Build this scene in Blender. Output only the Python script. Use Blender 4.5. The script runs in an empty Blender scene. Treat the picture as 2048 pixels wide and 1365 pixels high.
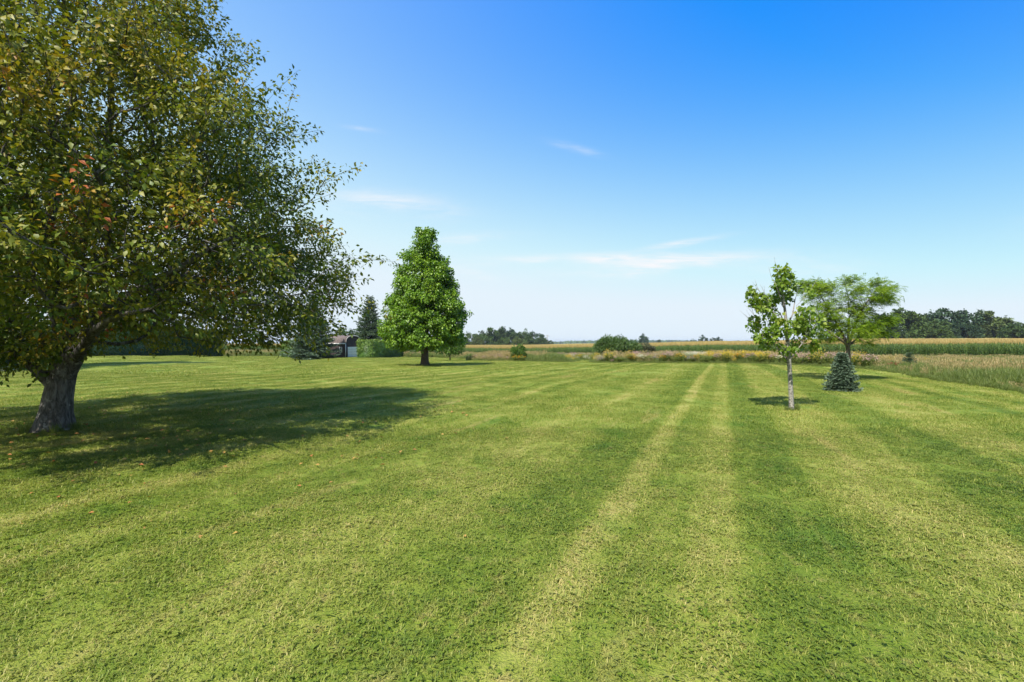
import bpy, math, random
import numpy as np

# ---------------------------------------------------------------- camera, world, sun, exposure
SC = bpy.context.scene
COL = SC.collection
random.seed(3)
RNG = np.random.default_rng(11)
F, CX, HY, EYE = 910.0, 1024.0, 684.0, 1.7        # focal length in px of a 2048 wide frame, eye height

cam_d = bpy.data.cameras.new('camera')
cam_d.sensor_width = 36.0
cam_d.lens = 36.0 * F / 2048.0
cam_d.clip_start = 0.05
cam_d.clip_end = 20000.0
cam_d.shift_y = (HY - 682.5) / 2048.0
cam = bpy.data.objects.new('camera', cam_d)
cam.location = (0, 0, EYE)
cam.rotation_euler = (math.radians(90), 0, 0)
COL.objects.link(cam)
SC.camera = cam

SHX, SHY = 0.39, 0.70                               # shadow shift per metre of height
SUN_EL = math.atan(1.0 / math.hypot(SHX, SHY))
SUN_DIR = np.array([-SHX, -SHY, 1.0]); SUN_DIR /= np.linalg.norm(SUN_DIR)

sun_d = bpy.data.lights.new('sun', 'SUN')
sun_d.energy = 4.8
sun_d.angle = math.radians(0.55)
sun_d.color = (1.0, 0.94, 0.84)
sun = bpy.data.objects.new('sun', sun_d)
from mathutils import Vector, Matrix
sun.rotation_euler = Vector(tuple(-SUN_DIR)).to_track_quat('-Z', 'Y').to_euler()
sun.location = (-20, -30, 50)
COL.objects.link(sun)

SC.view_settings.view_transform = 'Standard'
SC.view_settings.look = 'None'
EXPO = 0.9
SC.view_settings.exposure = EXPO
SC.view_settings.gamma = 1.0
SC.view_settings.use_curve_mapping = False
SC.cycles.max_bounces = 8
SC.cycles.diffuse_bounces = 4
SC.cycles.glossy_bounces = 2
SC.cycles.transmission_bounces = 4
SC.cycles.transparent_max_bounces = 4
SC.cycles.use_denoising = True
SC.cycles.sample_clamp_indirect = 6.0

# lot axes: mowing stripes and hedges run along U, the corn rows across it
U = np.array([0.424, 0.906]); NN = np.array([0.906, -0.424])


class NT:
    """small node-tree writer"""
    def __init__(self, tree):
        self.t = tree; self.n = tree.nodes; self.l = tree.links
    def node(self, typ, inputs=None, **attrs):
        nd = self.n.new(typ)
        for k, v in attrs.items(): setattr(nd, k, v)
        for k, v in (inputs or {}).items():
            if isinstance(v, bpy.types.NodeSocket): self.l.new(v, nd.inputs[k])
            else: nd.inputs[k].default_value = v
        return nd
    def math(self, op, a, b=0.0, c=None, clamp=False):
        nd = self.n.new('ShaderNodeMath'); nd.operation = op; nd.use_clamp = clamp
        for i, v in enumerate((a, b, c)):
            if v is None: continue
            if isinstance(v, bpy.types.NodeSocket): self.l.new(v, nd.inputs[i])
            else: nd.inputs[i].default_value = v
        return nd.outputs[0]
    def ramp(self, fac, stops, interp='LINEAR'):
        nd = self.n.new('ShaderNodeValToRGB'); cr = nd.color_ramp; cr.interpolation = interp
        while len(cr.elements) < len(stops): cr.elements.new(0.5)
        for e, (p, c) in zip(cr.elements, stops):
            e.position = p; e.color = (c[0], c[1], c[2], 1.0) if hasattr(c, '__len__') else (c, c, c, 1.0)
        self.l.new(fac, nd.inputs[0])
        return nd.outputs[0]
    def mix(self, fac, a, b, blend='MIX'):
        nd = self.n.new('ShaderNodeMix'); nd.data_type = 'RGBA'; nd.blend_type = blend
        for i, v in ((0, fac), (6, a), (7, b)):
            if isinstance(v, bpy.types.NodeSocket): self.l.new(v, nd.inputs[i])
            elif i == 0: nd.inputs[0].default_value = v
            else: nd.inputs[i].default_value = (v[0], v[1], v[2], 1.0)
        return nd.outputs[2]


world = bpy.data.worlds.new('World'); SC.world = world; world.use_nodes = True
w = NT(world.node_tree); w.n.clear()
sky = w.node('ShaderNodeTexSky', sky_type='NISHITA', sun_disc=False)
sky.sun_elevation = SUN_EL
sky.sun_rotation = math.atan2(SUN_DIR[0], SUN_DIR[1])
sky.altitude = 0.0; sky.air_density = 1.0; sky.dust_density = 0.6; sky.ozone_density = 3.0
geo = w.node('ShaderNodeTexCoord')
gen = geo.outputs['Generated']
sep = w.node('ShaderNodeSeparateXYZ', {0: gen})
# the sky deepens away from the hazy sun side
_A = Vector((.72, .30, .62)).normalized()
tdot = w.node('ShaderNodeVectorMath', {0: gen, 1: tuple(_A)}, operation='DOT_PRODUCT').outputs['Value']
tdot = w.math('MINIMUM', w.math('MAXIMUM', tdot, -.1), 1.0)
sc_ = w.node('ShaderNodeSeparateColor', {0: sky.outputs[0]})
GAM, SAT, GAIN = .624, 1.35, math.exp(.642)
ch = []
for i_, (p_, k_) in enumerate(((.16, .46), (.17, .28), (.176, -.685))):
    e_ = w.math('POWER', math.exp(-k_), tdot)
    ch.append(w.math('POWER', w.math('MULTIPLY', w.math('MULTIPLY', sc_.outputs[i_], .105 * math.exp(p_)), e_), GAM))
vmax = w.math('MAXIMUM', ch[0], w.math('MAXIMUM', ch[1], ch[2]))
out_ = []
for i_, cap_ in enumerate((.80, .905, .99)):
    o_ = w.math('SUBTRACT', vmax, w.math('MULTIPLY', w.math('SUBTRACT', vmax, ch[i_]), SAT))
    o_ = w.math('MULTIPLY', w.math('MAXIMUM', o_, 0.002), GAIN)
    out_.append(w.math('SMOOTH_MIN', o_, cap_, .12))
skyc = w.node('ShaderNodeCombineColor', {0: out_[0], 1: out_[1], 2: out_[2]}).outputs[0]
# pale air low over the land
zq = w.math('DIVIDE', w.math('MAXIMUM', sep.outputs[2], 0.0), .30)
pale = w.math('MULTIPLY', w.math('POWER', 2.718, w.math('MULTIPLY', w.math('MULTIPLY', zq, zq), -1.0)), w.math('SUBTRACT', 1.19, w.math('MULTIPLY', tdot, .74)), clamp=True)
skyc = w.mix(pale, skyc, (.79, .90, .985))
# thin cirrus: a few long wisps low in the sky, each at its own bearing
yf = w.math('MAXIMUM', sep.outputs[1], .05)
aa = w.math('DIVIDE', sep.outputs[0], yf); ee = w.math('DIVIDE', sep.outputs[2], yf)
cv = w.node('ShaderNodeCombineXYZ', {0: w.math('MULTIPLY', aa, 5.0), 1: w.math('MULTIPLY', ee, 24.0), 2: 0.0})
n1 = w.node('ShaderNodeTexNoise', {'Vector': cv.outputs[0], 'Scale': 1.0, 'Detail': 6.0, 'Roughness': .55, 'Distortion': .6})
wis = None
for a0, e0, w0, h0, th, am in ((.17, .184, .20, .010, .02, .9), (.36, .172, .20, .016, .07, 1.0), (.37, .217, .075, .006, .17, .8), (-.27, .307, .12, .022, -.10, .75), (-.08, .228, .09, .010, .03, .45), (-.10, .152, .05, .010, -.2, .5),
                               (.14, .425, .05, .008, -.25, .35), (-.33, .468, .035, .005, -.15, .3), (.62, .16, .14, .02, .05, .35), (-.9, .25, .2, .02, .05, .5), (1.5, .3, .25, .03, .1, .5)):
    da = w.math('SUBTRACT', aa, a0); de = w.math('SUBTRACT', ee, e0)
    u_ = w.math('DIVIDE', w.math('ADD', w.math('MULTIPLY', da, math.cos(th)), w.math('MULTIPLY', de, math.sin(th))), w0)
    v_ = w.math('DIVIDE', w.math('SUBTRACT', w.math('MULTIPLY', de, math.cos(th)), w.math('MULTIPLY', da, math.sin(th))), h0)
    v_ = w.math('ADD', v_, w.math('MULTIPLY', w.math('SUBTRACT', n1.outputs[0], .5), 2.6))
    r2 = w.math('ADD', w.math('MULTIPLY', u_, u_), w.math('MULTIPLY', v_, v_))
    gv = w.math('MULTIPLY', w.math('POWER', 2.718, w.math('MULTIPLY', r2, -1.0)), am)
    wis = gv if wis is None else w.math('ADD', wis, gv)
cl = w.ramp(n1.outputs[0], [(.30, .3), (.62, 1.0)], 'EASE')
cv2 = w.node('ShaderNodeCombineXYZ', {0: w.math('ADD', w.math('MULTIPLY', aa, 9.0), w.math('MULTIPLY', ee, 14.0)), 1: w.math('MULTIPLY', ee, 85.0), 2: 0.0})
n2_ = w.node('ShaderNodeTexNoise', {'Vector': cv2.outputs[0], 'Scale': 1.0, 'Detail': 6.0, 'Roughness': .6, 'Distortion': 1.0})
cl = w.math('MULTIPLY', cl, w.ramp(n2_.outputs[0], [(.32, .35), (.62, 1.0)], 'EASE'))
cf = w.math('MULTIPLY', w.math('MULTIPLY', wis, cl), 1.1, clamp=True)
cm = w.mix(cf, skyc, (.95, .955, .985))
cs_ = w.node('ShaderNodeVectorMath', {0: cm, 'Scale': 1.0 / (.1 * 2 ** EXPO)}, operation='SCALE')
bg = w.node('ShaderNodeBackground', {0: cs_.outputs[0], 1: 0.1})
wo = w.node('ShaderNodeOutputWorld', {0: bg.outputs[0]})


# ---------------------------------------------------------------- small helpers
def px_x(px, d): return (px - CX) / F * d
def zat(py, d): return EYE - (py - HY) / F * d

_T = {
 -300: [(12, 0), (22, .12), (38, .5), (60, .5), (100, 0), (300, -2), (1000, -5), (2000, -14)],
 170: [(12, .02), (25, .1), (38, .46), (50, .4), (80, -.6), (120, -1.3), (300, -2.5), (1000, -5), (2000, -14)],
 465: [(12, 0), (25, .02), (38, .1), (50, .1), (56, -.2), (65, -.85), (80, -1.1), (115, -1.35), (300, -2.6), (1000, -5), (2000, -14)],
 600: [(12, 0), (25, -.02), (38, -.15), (50, -.5), (62, -1.0), (75, -1.0), (115, -1.4), (300, -2.7), (1000, -5), (2000, -14)],
 720: [(12, 0), (25, -.03), (38, -.15), (50, -.4), (66, -.68), (75, -.85), (115, -1.6), (300, -2.8), (1000, -5), (2000, -14)],
 850: [(12, 0), (25, -.05), (36, -.2), (45, -.42), (60, -.6), (75, -.9), (110, -1.8), (300, -2.9), (1000, -5), (2000, -14)],
 1000: [(12, 0), (25, -.05), (36, -.2), (50, -.4), (70, -1.1), (95, -1.9), (200, -2.4), (330, -2.9), (1000, -6), (2000, -14)],
 1200: [(12, 0), (25, -.05), (36, -.2), (44, -.36), (60, -.8), (85, -1.5), (200, -1.9), (400, -2.0), (1000, -6), (2000, -14)],
 1450: [(12, 0), (25, -.05), (42, -.3), (60, -.7), (76, -1.0), (150, -.8), (300, -.3), (600, -2.5), (1000, -6), (2000, -14)],
 1750: [(12, 0), (25, -.03), (30, -.08), (50, -.5), (68, -.85), (120, -.34), (250, 1.3), (400, 1.0), (1000, -5), (2000, -14)],
 2048: [(15, 0), (30, -.15), (61, -.7), (120, -.3), (250, 1.6), (400, 1.5), (1000, -4), (2000, -14)],
 2600: [(15, 0), (30, -.15), (55, -.6), (120, -.2), (250, 1.6), (400, 1.5), (1000, -4), (2000, -14)],
}
_TK = np.array(sorted(_T)); _TD = np.geomspace(8, 7000, 160)
_TZ = np.array([np.interp(np.log(_TD), np.log([q[0] for q in _T[k]]), [q[1] for q in _T[k]]) for k in _TK])
for _ in range(3):
    _TZ[:, 1:-1] = .25 * _TZ[:, :-2] + .5 * _TZ[:, 1:-1] + .25 * _TZ[:, 2:]

def ground_z(x, y):
    x = np.asarray(x, float); y = np.asarray(y, float)
    d = np.maximum(y, 8.0)
    px = np.clip(CX + F * x / d, _TK[0], _TK[-1])
    fi = np.interp(np.log(np.clip(d, 8, 7000)), np.log(_TD), np.arange(len(_TD)))
    i = np.minimum(fi.astype(int), len(_TD) - 2); fd = fi - i
    fc = np.interp(px, _TK, np.arange(len(_TK)))
    c = np.minimum(fc.astype(int), len(_TK) - 2); t = fc - c; t = t * t * (3 - 2 * t)
    a = _TZ[c, i] * (1 - fd) + _TZ[c, i + 1] * fd
    b = _TZ[c + 1, i] * (1 - fd) + _TZ[c + 1, i + 1] * fd
    z = a * (1 - t) + b * t
    near = np.clip(np.hypot(x, y) / 6.0, 0, 1)
    z += near * (.018 * np.sin(x * .9 + 1.3 * np.sin(y * .33)) + .018 * np.sin(y * .71 + x * .37 + 1.0))
    return z
def gz(x, y): return float(ground_z(x, y))
def at(px, d): x = px_x(px, d); return (x, d, gz(x, d))

def setp(o, label=None, cat=None, group=None, kind=None):
    if label: o['label'] = label
    if cat: o['category'] = cat
    if group: o['group'] = group
    if kind: o['kind'] = kind
    return o
def thing(name, label, cat, loc=(0, 0, 0), rotz=0.0, group=None):
    o = bpy.data.objects.new(name, None); COL.objects.link(o)
    o.location = loc; o.rotation_euler = (0, 0, rotz); o.empty_display_size = 0.2
    return setp(o, label, cat, group)

def make_mesh(name, V, faces, mats=(), attr=None, smooth=False, mat_idx=None):
    """faces: list of (M,k) int arrays"""
    me = bpy.data.meshes.new(name)
    V = np.asarray(V, np.float32)
    faces = [np.asarray(f, np.int32) for f in faces if len(f)]
    me.vertices.add(len(V)); me.vertices.foreach_set('co', V.ravel())
    nl = sum(f.size for f in faces); npoly = sum(len(f) for f in faces)
    me.loops.add(nl); me.polygons.add(npoly)
    me.loops.foreach_set('vertex_index', np.concatenate([f.ravel() for f in faces]))
    tot = np.concatenate([np.full(len(f), f.shape[1], np.int32) for f in faces])
    st = np.concatenate([[0], np.cumsum(tot)[:-1]]).astype(np.int32)
    me.polygons.foreach_set('loop_start', st)
    me.polygons.foreach_set('loop_total', tot)
    if smooth: me.polygons.foreach_set('use_smooth', np.ones(npoly, bool))
    for m in mats: me.materials.append(m)
    if mat_idx is not None: me.polygons.foreach_set('material_index', np.asarray(mat_idx, np.int32))
    for k, a in (attr or {}).items():
        at_ = me.attributes.new(k, 'FLOAT', 'POINT'); at_.data.foreach_set('value', np.asarray(a, np.float32))
    me.update(calc_edges=True); me.validate()
    return me
def link(name, me, parent=None, loc=(0, 0, 0), **kw):
    o = bpy.data.objects.new(name, me); COL.objects.link(o); o.location = loc
    if parent is not None: o.parent = parent
    return setp(o, **kw)

class Geo:
    """collects vertices, faces and a per-vertex random value for one mesh"""
    def __init__(s): s.V = []; s.F = []; s.R = []; s.M = []; s.n = 0
    def add(s, V, Fs, rnd=0.5, mat=0):
        V = np.asarray(V, float).reshape(-1, 3)
        if not isinstance(Fs, (list, tuple)): Fs = [Fs]
        s.V.append(V); s.R.append(np.broadcast_to(np.asarray(rnd, float), (len(V),)))
        for f in Fs:
            f = np.asarray(f, int)
            if len(f): s.F.append(f + s.n); s.M.append(np.full(len(f), mat))
        s.n += len(V)
    def box(s, c, size, mat=0, ax=None, rnd=.5):
        c = np.asarray(c, float); h = np.asarray(size, float) / 2
        q = np.array([[x, y, z] for x in (-1, 1) for y in (-1, 1) for z in (-1, 1)]) * h
        if ax is not None: q = q @ np.asarray(ax)
        s.add(q + c, np.array([[0, 1, 3, 2], [4, 6, 7, 5], [0, 4, 5, 1], [2, 3, 7, 6], [0, 2, 6, 4], [1, 5, 7, 3]]), rnd, mat)
    def mesh(s, name, mats, smooth=False):
        # group faces of one arity, keeping the material order
        ks = sorted({f.shape[1] for f in s.F})
        fs = [np.concatenate([f for f in s.F if f.shape[1] == k]) for k in ks]
        mi = np.concatenate([np.concatenate([m for f, m in zip(s.F, s.M) if f.shape[1] == k]) for k in ks])
        return make_mesh(name, np.concatenate(s.V), fs, mats, {'rnd': np.concatenate(s.R)}, smooth, mi)

SEEDS = (21, 22, 24, 44)
def seed(k):
    global RNG
    RNG = np.random.default_rng(k)
def norm(v): return v / np.maximum(np.linalg.norm(v, axis=-1, keepdims=True), 1e-9)

def leaves(g, P, D, N, L, W, fold=.18, curl=.22, rnd=None, mat=0, tris=4):
    P = np.asarray(P, float); n = len(P)
    if n == 0: return
    D = norm(np.asarray(D, float)); S = norm(np.cross(D, N)); N = np.cross(S, D)
    L = np.broadcast_to(np.asarray(L, float), (n,))[:, None]; W = np.broadcast_to(np.asarray(W, float), (n,))[:, None]
    rnd = RNG.random(n) if rnd is None else rnd
    t = P + D * L - N * curl * L
    l = P + D * L * .45 + S * W * .5 + N * (fold * W - curl * .2 * L)
    r = P + D * L * .45 - S * W * .5 + N * (fold * W - curl * .2 * L)
    if tris == 4:
        m = P + D * L * .5 - N * curl * .1 * L
        V = np.stack([P, r, t, l, m], 1).reshape(-1, 3)
        f = np.array([[0, 1, 4], [1, 2, 4], [2, 3, 4], [3, 0, 4]]); k = 5
    else:
        V = np.stack([P, r, t, l], 1).reshape(-1, 3)
        f = np.array([[0, 1, 2], [0, 2, 3]]); k = 4
    Fs = (np.arange(n)[:, None, None] * k + f[None]).reshape(-1, 3)
    g.add(V, Fs, np.repeat(rnd, k), mat)

def tube(g, P, R, sides=6, rnd=.5, mat=0, rough=0.0, cap=True):
    P = np.asarray(P, float); R = np.asarray(R, float); n = len(P)
    T = norm(np.gradient(P, axis=0))
    ref = np.array([0., 0., 1.]) if abs(T[0][2]) < .9 else np.array([1., 0., 0.])
    A = norm(np.cross(T, ref)); B = np.cross(T, A)
    th = np.arange(sides) / sides * 2 * np.pi
    ring = A[:, None] * np.cos(th)[None, :, None] + B[:, None] * np.sin(th)[None, :, None]
    rr = np.broadcast_to(R[:, None], (n, sides)).copy()
    if rough:
        rr *= 1 + rough * (RNG.random((n, sides)) - .5) + rough * .9 * np.sin(th * 3 + P[:, 2:3] * 2.2 + 1) * .5 + rough * .6 * np.sin(th * 5 - P[:, 2:3] * 3.1)
    V = (P[:, None] + ring * rr[..., None]).reshape(-1, 3)
    i = np.arange(n - 1)[:, None] * sides; j = np.arange(sides)[None]; k = (j + 1) % sides
    Fq = np.stack([i + j, i + k, i + sides + k, i + sides + j], -1).reshape(-1, 4)
    fs = [Fq]
    if cap and sides > 2: fs.append(((n - 1) * sides + np.arange(sides))[None])
    g.add(V, fs, rnd, mat)

def grow(base, targets, alpha=.35, seg=.4, jit=.05, arch=.12, r0=.006, rexp=.45, free=None):
    """base: list of (point, parent, radius); every target is tied to the cheapest node"""
    nb = len(base); cap = nb + int(len(targets) * 14) + 50
    P = np.zeros((cap, 3)); par = np.full(cap, -1); pl = np.zeros(cap); br = np.zeros(cap); ok = np.ones(cap, bool)
    for i, (p, q, r) in enumerate(base):
        P[i] = p; par[i] = q; br[i] = r
        if q >= 0: pl[i] = pl[q] + np.linalg.norm(P[i] - P[q])
    if free is not None: ok[:nb] = free
    n = nb; tips = []
    targets = np.asarray(targets)
    bp = P[:nb][ok[:nb]]
    dd = np.min(np.linalg.norm(targets[:, None] - bp[None], axis=2), axis=1)
    for t in targets[np.argsort(dd)]:
        dist = np.linalg.norm(P[:n] - t, axis=1)
        cost = dist + alpha * pl[:n]; cost[~ok[:n]] = 1e9
        k = int(np.argmin(cost)); dk = dist[k]
        m = max(1, min(12, int(math.ceil(dk / seg))))
        if n + m >= cap: break
        a = P[k].copy(); prev = k
        for q in range(1, m + 1):
            s = q / m
            p = a + (t - a) * s
            p[2] += arch * dk * 4 * s * (1 - s) * .5
            if q < m: p += RNG.normal(0, jit * min(dk, 1.0), 3)
            P[n] = p; par[n] = prev; pl[n] = pl[prev] + np.linalg.norm(p - P[prev]); prev = n; n += 1
        tips.append(prev)
    P = P[:n]; par = par[:n]; br = br[:n]
    cnt = np.zeros(n); cnt[tips] = 1
    for i in range(n - 1, 0, -1):
        if par[i] >= 0: cnt[par[i]] += cnt[i]
    R = np.maximum(r0 * np.maximum(cnt, 1) ** rexp, br)
    return P, par, np.array(tips), cnt, R

def skeleton(g, P, par, cnt, R, rough=0.0, big=.05, min_r=0.0, mat=0):
    n = len(P); main = np.full(n, -1); best = np.full(n, -1.0)
    for i in range(1, n):
        q = par[i]
        if q >= 0:
            sc = cnt[i] + 100 * R[i]
            if sc > best[q]: best[q] = sc; main[q] = i
    starts = [i for i in range(n) if par[i] < 0 or main[par[i]] != i]
    for s in starts:
        ch = [par[s]] if par[s] >= 0 else []
        k = s
        while k >= 0: ch.append(k); k = main[k]
        if len(ch) < 2: continue
        rr = R[ch].copy()
        if par[s] >= 0: rr[0] = min(rr[0], rr[1] * 1.25)
        if rr.max() < min_r: continue
        pts = P[ch]; mx = rr.max(); rr[-1] *= .3
        if mx > big and len(ch) > 2:       # smooth and refine the thick wood
            s0 = np.concatenate([[0], np.cumsum(np.linalg.norm(np.diff(pts, axis=0), axis=1))])
            s1 = np.linspace(0, s0[-1], max(len(ch) * 2, int(s0[-1] / max(.12, mx * .7))))
            pts = np.stack([np.interp(s1, s0, pts[:, c]) for c in range(3)], 1); rr = np.interp(s1, s0, rr)
            for _ in range(3):
                pts[1:-1] = .25 * pts[:-2] + .5 * pts[1:-1] + .25 * pts[2:]; rr[1:-1] = .25 * rr[:-2] + .5 * rr[1:-1] + .25 * rr[2:]
            tube(g, pts, rr, 16 if mx > .12 else 9, rough=rough, mat=mat)
        else:
            tube(g, pts, rr, 5 if mx > .02 else 3, mat=mat, cap=False)

def rand_dirs(n):
    v = RNG.normal(size=(n, 3)); return norm(v)

def shoots(g, P, par, tips, per, ext=.35, spread=.1, L=.08, W=.045, droop=.5, outw=.6, axis=None, rnd_fn=None, tris=4, curl=.22, lenvar=.3, upbias=.6, mat=0, smin=0.0):
    C = P[tips]; B = P[par[tips]]; A = P[np.maximum(par[par[tips]], 0)]
    o = norm(C - B + .35 * norm(C - (axis if axis is not None else P[0])))
    E = C + o * (ext * (0.4 + RNG.random((len(tips), 1)))) + np.array([0, 0, -.12]) * ext
    n = len(tips) * per
    ti = np.repeat(np.arange(len(tips)), per)
    s = smin + RNG.random(n) ** .8 * (3 - smin)
    a = np.where((s < 1)[:, None], A[ti] + (B - A)[ti] * np.clip(s, 0, 1)[:, None], np.where((s < 2)[:, None], B[ti] + (C - B)[ti] * (s - 1)[:, None], C[ti] + (E - C)[ti] * (s - 2)[:, None]))
    off = rand_dirs(n) * (spread * RNG.random((n, 1)) ** .5) * np.clip(3.4 - s, .25, 2)[:, None]
    pos = a + off
    D = norm(norm(off) * .7 + o[ti] * outw + rand_dirs(n) * .5 + np.array([0, 0, -droop]))
    N = rand_dirs(n) * .75 + np.array([0, 0, upbias])
    sz = L * (1 - lenvar + 2 * lenvar * RNG.random(n))
    tr = RNG.random(len(tips))
    rnd = np.clip(.62 * tr[ti] + .38 * RNG.random(n), 0, 1) if rnd_fn is None else rnd_fn(pos, tr[ti], n)
    leaves(g, pos, D, N, sz, sz * W / L, rnd=rnd, tris=tris, curl=curl, mat=mat)
    return E, o

# ---------------------------------------------------------------- materials
def new_mat(name):
    m = bpy.data.materials.new(name); m.use_nodes = True
    t = NT(m.node_tree); t.n.clear()
    return m, t

def leaf_mat(name, stops, trans=.32, rough=.5, spec=.4, noise=1.2, namt=.35, tcol=1.35, ndark=.72):
    m, t = new_mat(name)
    a = t.node('ShaderNodeAttribute', attribute_name='rnd')
    oi = t.node('ShaderNodeObjectInfo')
    tc = t.node('ShaderNodeTexCoord')
    nz = t.node('ShaderNodeTexNoise', {'Vector': tc.outputs['Object'], 'Scale': noise, 'Detail': 2.0})
    f = t.math('ADD', a.outputs['Fac'], t.math('MULTIPLY', t.math('SUBTRACT', nz.outputs[0], .5), namt * 2), clamp=True)
    c = t.ramp(f, stops)
    c = t.mix(t.math('MULTIPLY', oi.outputs['Random'], .3), c, tuple(x * .8 for x in stops[0][1]))
    p = t.node('ShaderNodeBsdfPrincipled', {'Base Color': c, 'Roughness': rough, 'Specular IOR Level': spec})
    tb = t.mix(1.0, c, (tcol, tcol, tcol * .55), 'MULTIPLY')
    tr = t.node('ShaderNodeBsdfTranslucent', {0: tb})
    mx = t.node('ShaderNodeMixShader', {0: trans, 1: p.outputs[0], 2: tr.outputs[0]})
    t.node('ShaderNodeOutputMaterial', {0: mx.outputs[0]})
    return m

def bark_mat(name, c1, c2, scale=9.0, stretch=.25, bump=.6, rough=.9, patch=None):
    m, t = new_mat(name)
    tc = t.node('ShaderNodeTexCoord')
    mp = t.node('ShaderNodeMapping', {0: tc.outputs['Object'], 3: (1, 1, stretch)})
    n = t.node('ShaderNodeTexNoise', {'Vector': mp.outputs[0], 'Scale': scale, 'Detail': 9.0, 'Roughness': .68, 'Distortion': .7})
    v = t.node('ShaderNodeTexNoise', {'Vector': mp.outputs[0], 'Scale': scale * 3.1, 'Detail': 6.0, 'Roughness': .7})
    rid = t.math('SUBTRACT', 1.0, t.math('ABSOLUTE', t.math('MULTIPLY', t.math('SUBTRACT', n.outputs[0], .5), 5.0)), clamp=True)
    h = t.math('ADD', t.math('MULTIPLY', rid, -.55), t.math('ADD', t.math('MULTIPLY', v.outputs[0], .8), .45))
    c = t.ramp(h, [(.25, c1), (.6, tuple((a + b) / 2 for a, b in zip(c1, c2))), (.95, c2)])
    if patch is not None:
        n2 = t.node('ShaderNodeTexNoise', {'Vector': tc.outputs['Object'], 'Scale': patch[1], 'Detail': 4.0, 'Roughness': .6})
        c = t.mix(t.ramp(n2.outputs[0], [(patch[2], 0.0), (patch[2] + .06, 1.0)]), c, patch[0])
    b = t.node('ShaderNodeBump', {'Strength': bump, 'Distance': .03, 'Height': h})
    p = t.node('ShaderNodeBsdfPrincipled', {'Base Color': c, 'Roughness': rough, 'Specular IOR Level': .15, 'Normal': b.outputs[0]})
    t.node('ShaderNodeOutputMaterial', {0: p.outputs[0]})
    return m

def plain_mat(name, c, rough=.6, spec=.3, var=.15, scale=8.0, bump=0.0):
    m, t = new_mat(name)
    tc = t.node('ShaderNodeTexCoord')
    n = t.node('ShaderNodeTexNoise', {'Vector': tc.outputs['Object'], 'Scale': scale, 'Detail': 5.0})
    col = t.ramp(n.outputs[0], [(.3, tuple(x * (1 - var) for x in c)), (.7, tuple(min(1, x * (1 + var)) for x in c))])
    ins = {'Base Color': col, 'Roughness': rough, 'Specular IOR Level': spec}
    if bump: ins['Normal'] = t.node('ShaderNodeBump', {'Strength': bump, 'Distance': .01, 'Height': n.outputs[0]}).outputs[0]
    p = t.node('ShaderNodeBsdfPrincipled', ins)
    t.node('ShaderNodeOutputMaterial', {0: p.outputs[0]})
    return m

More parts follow.
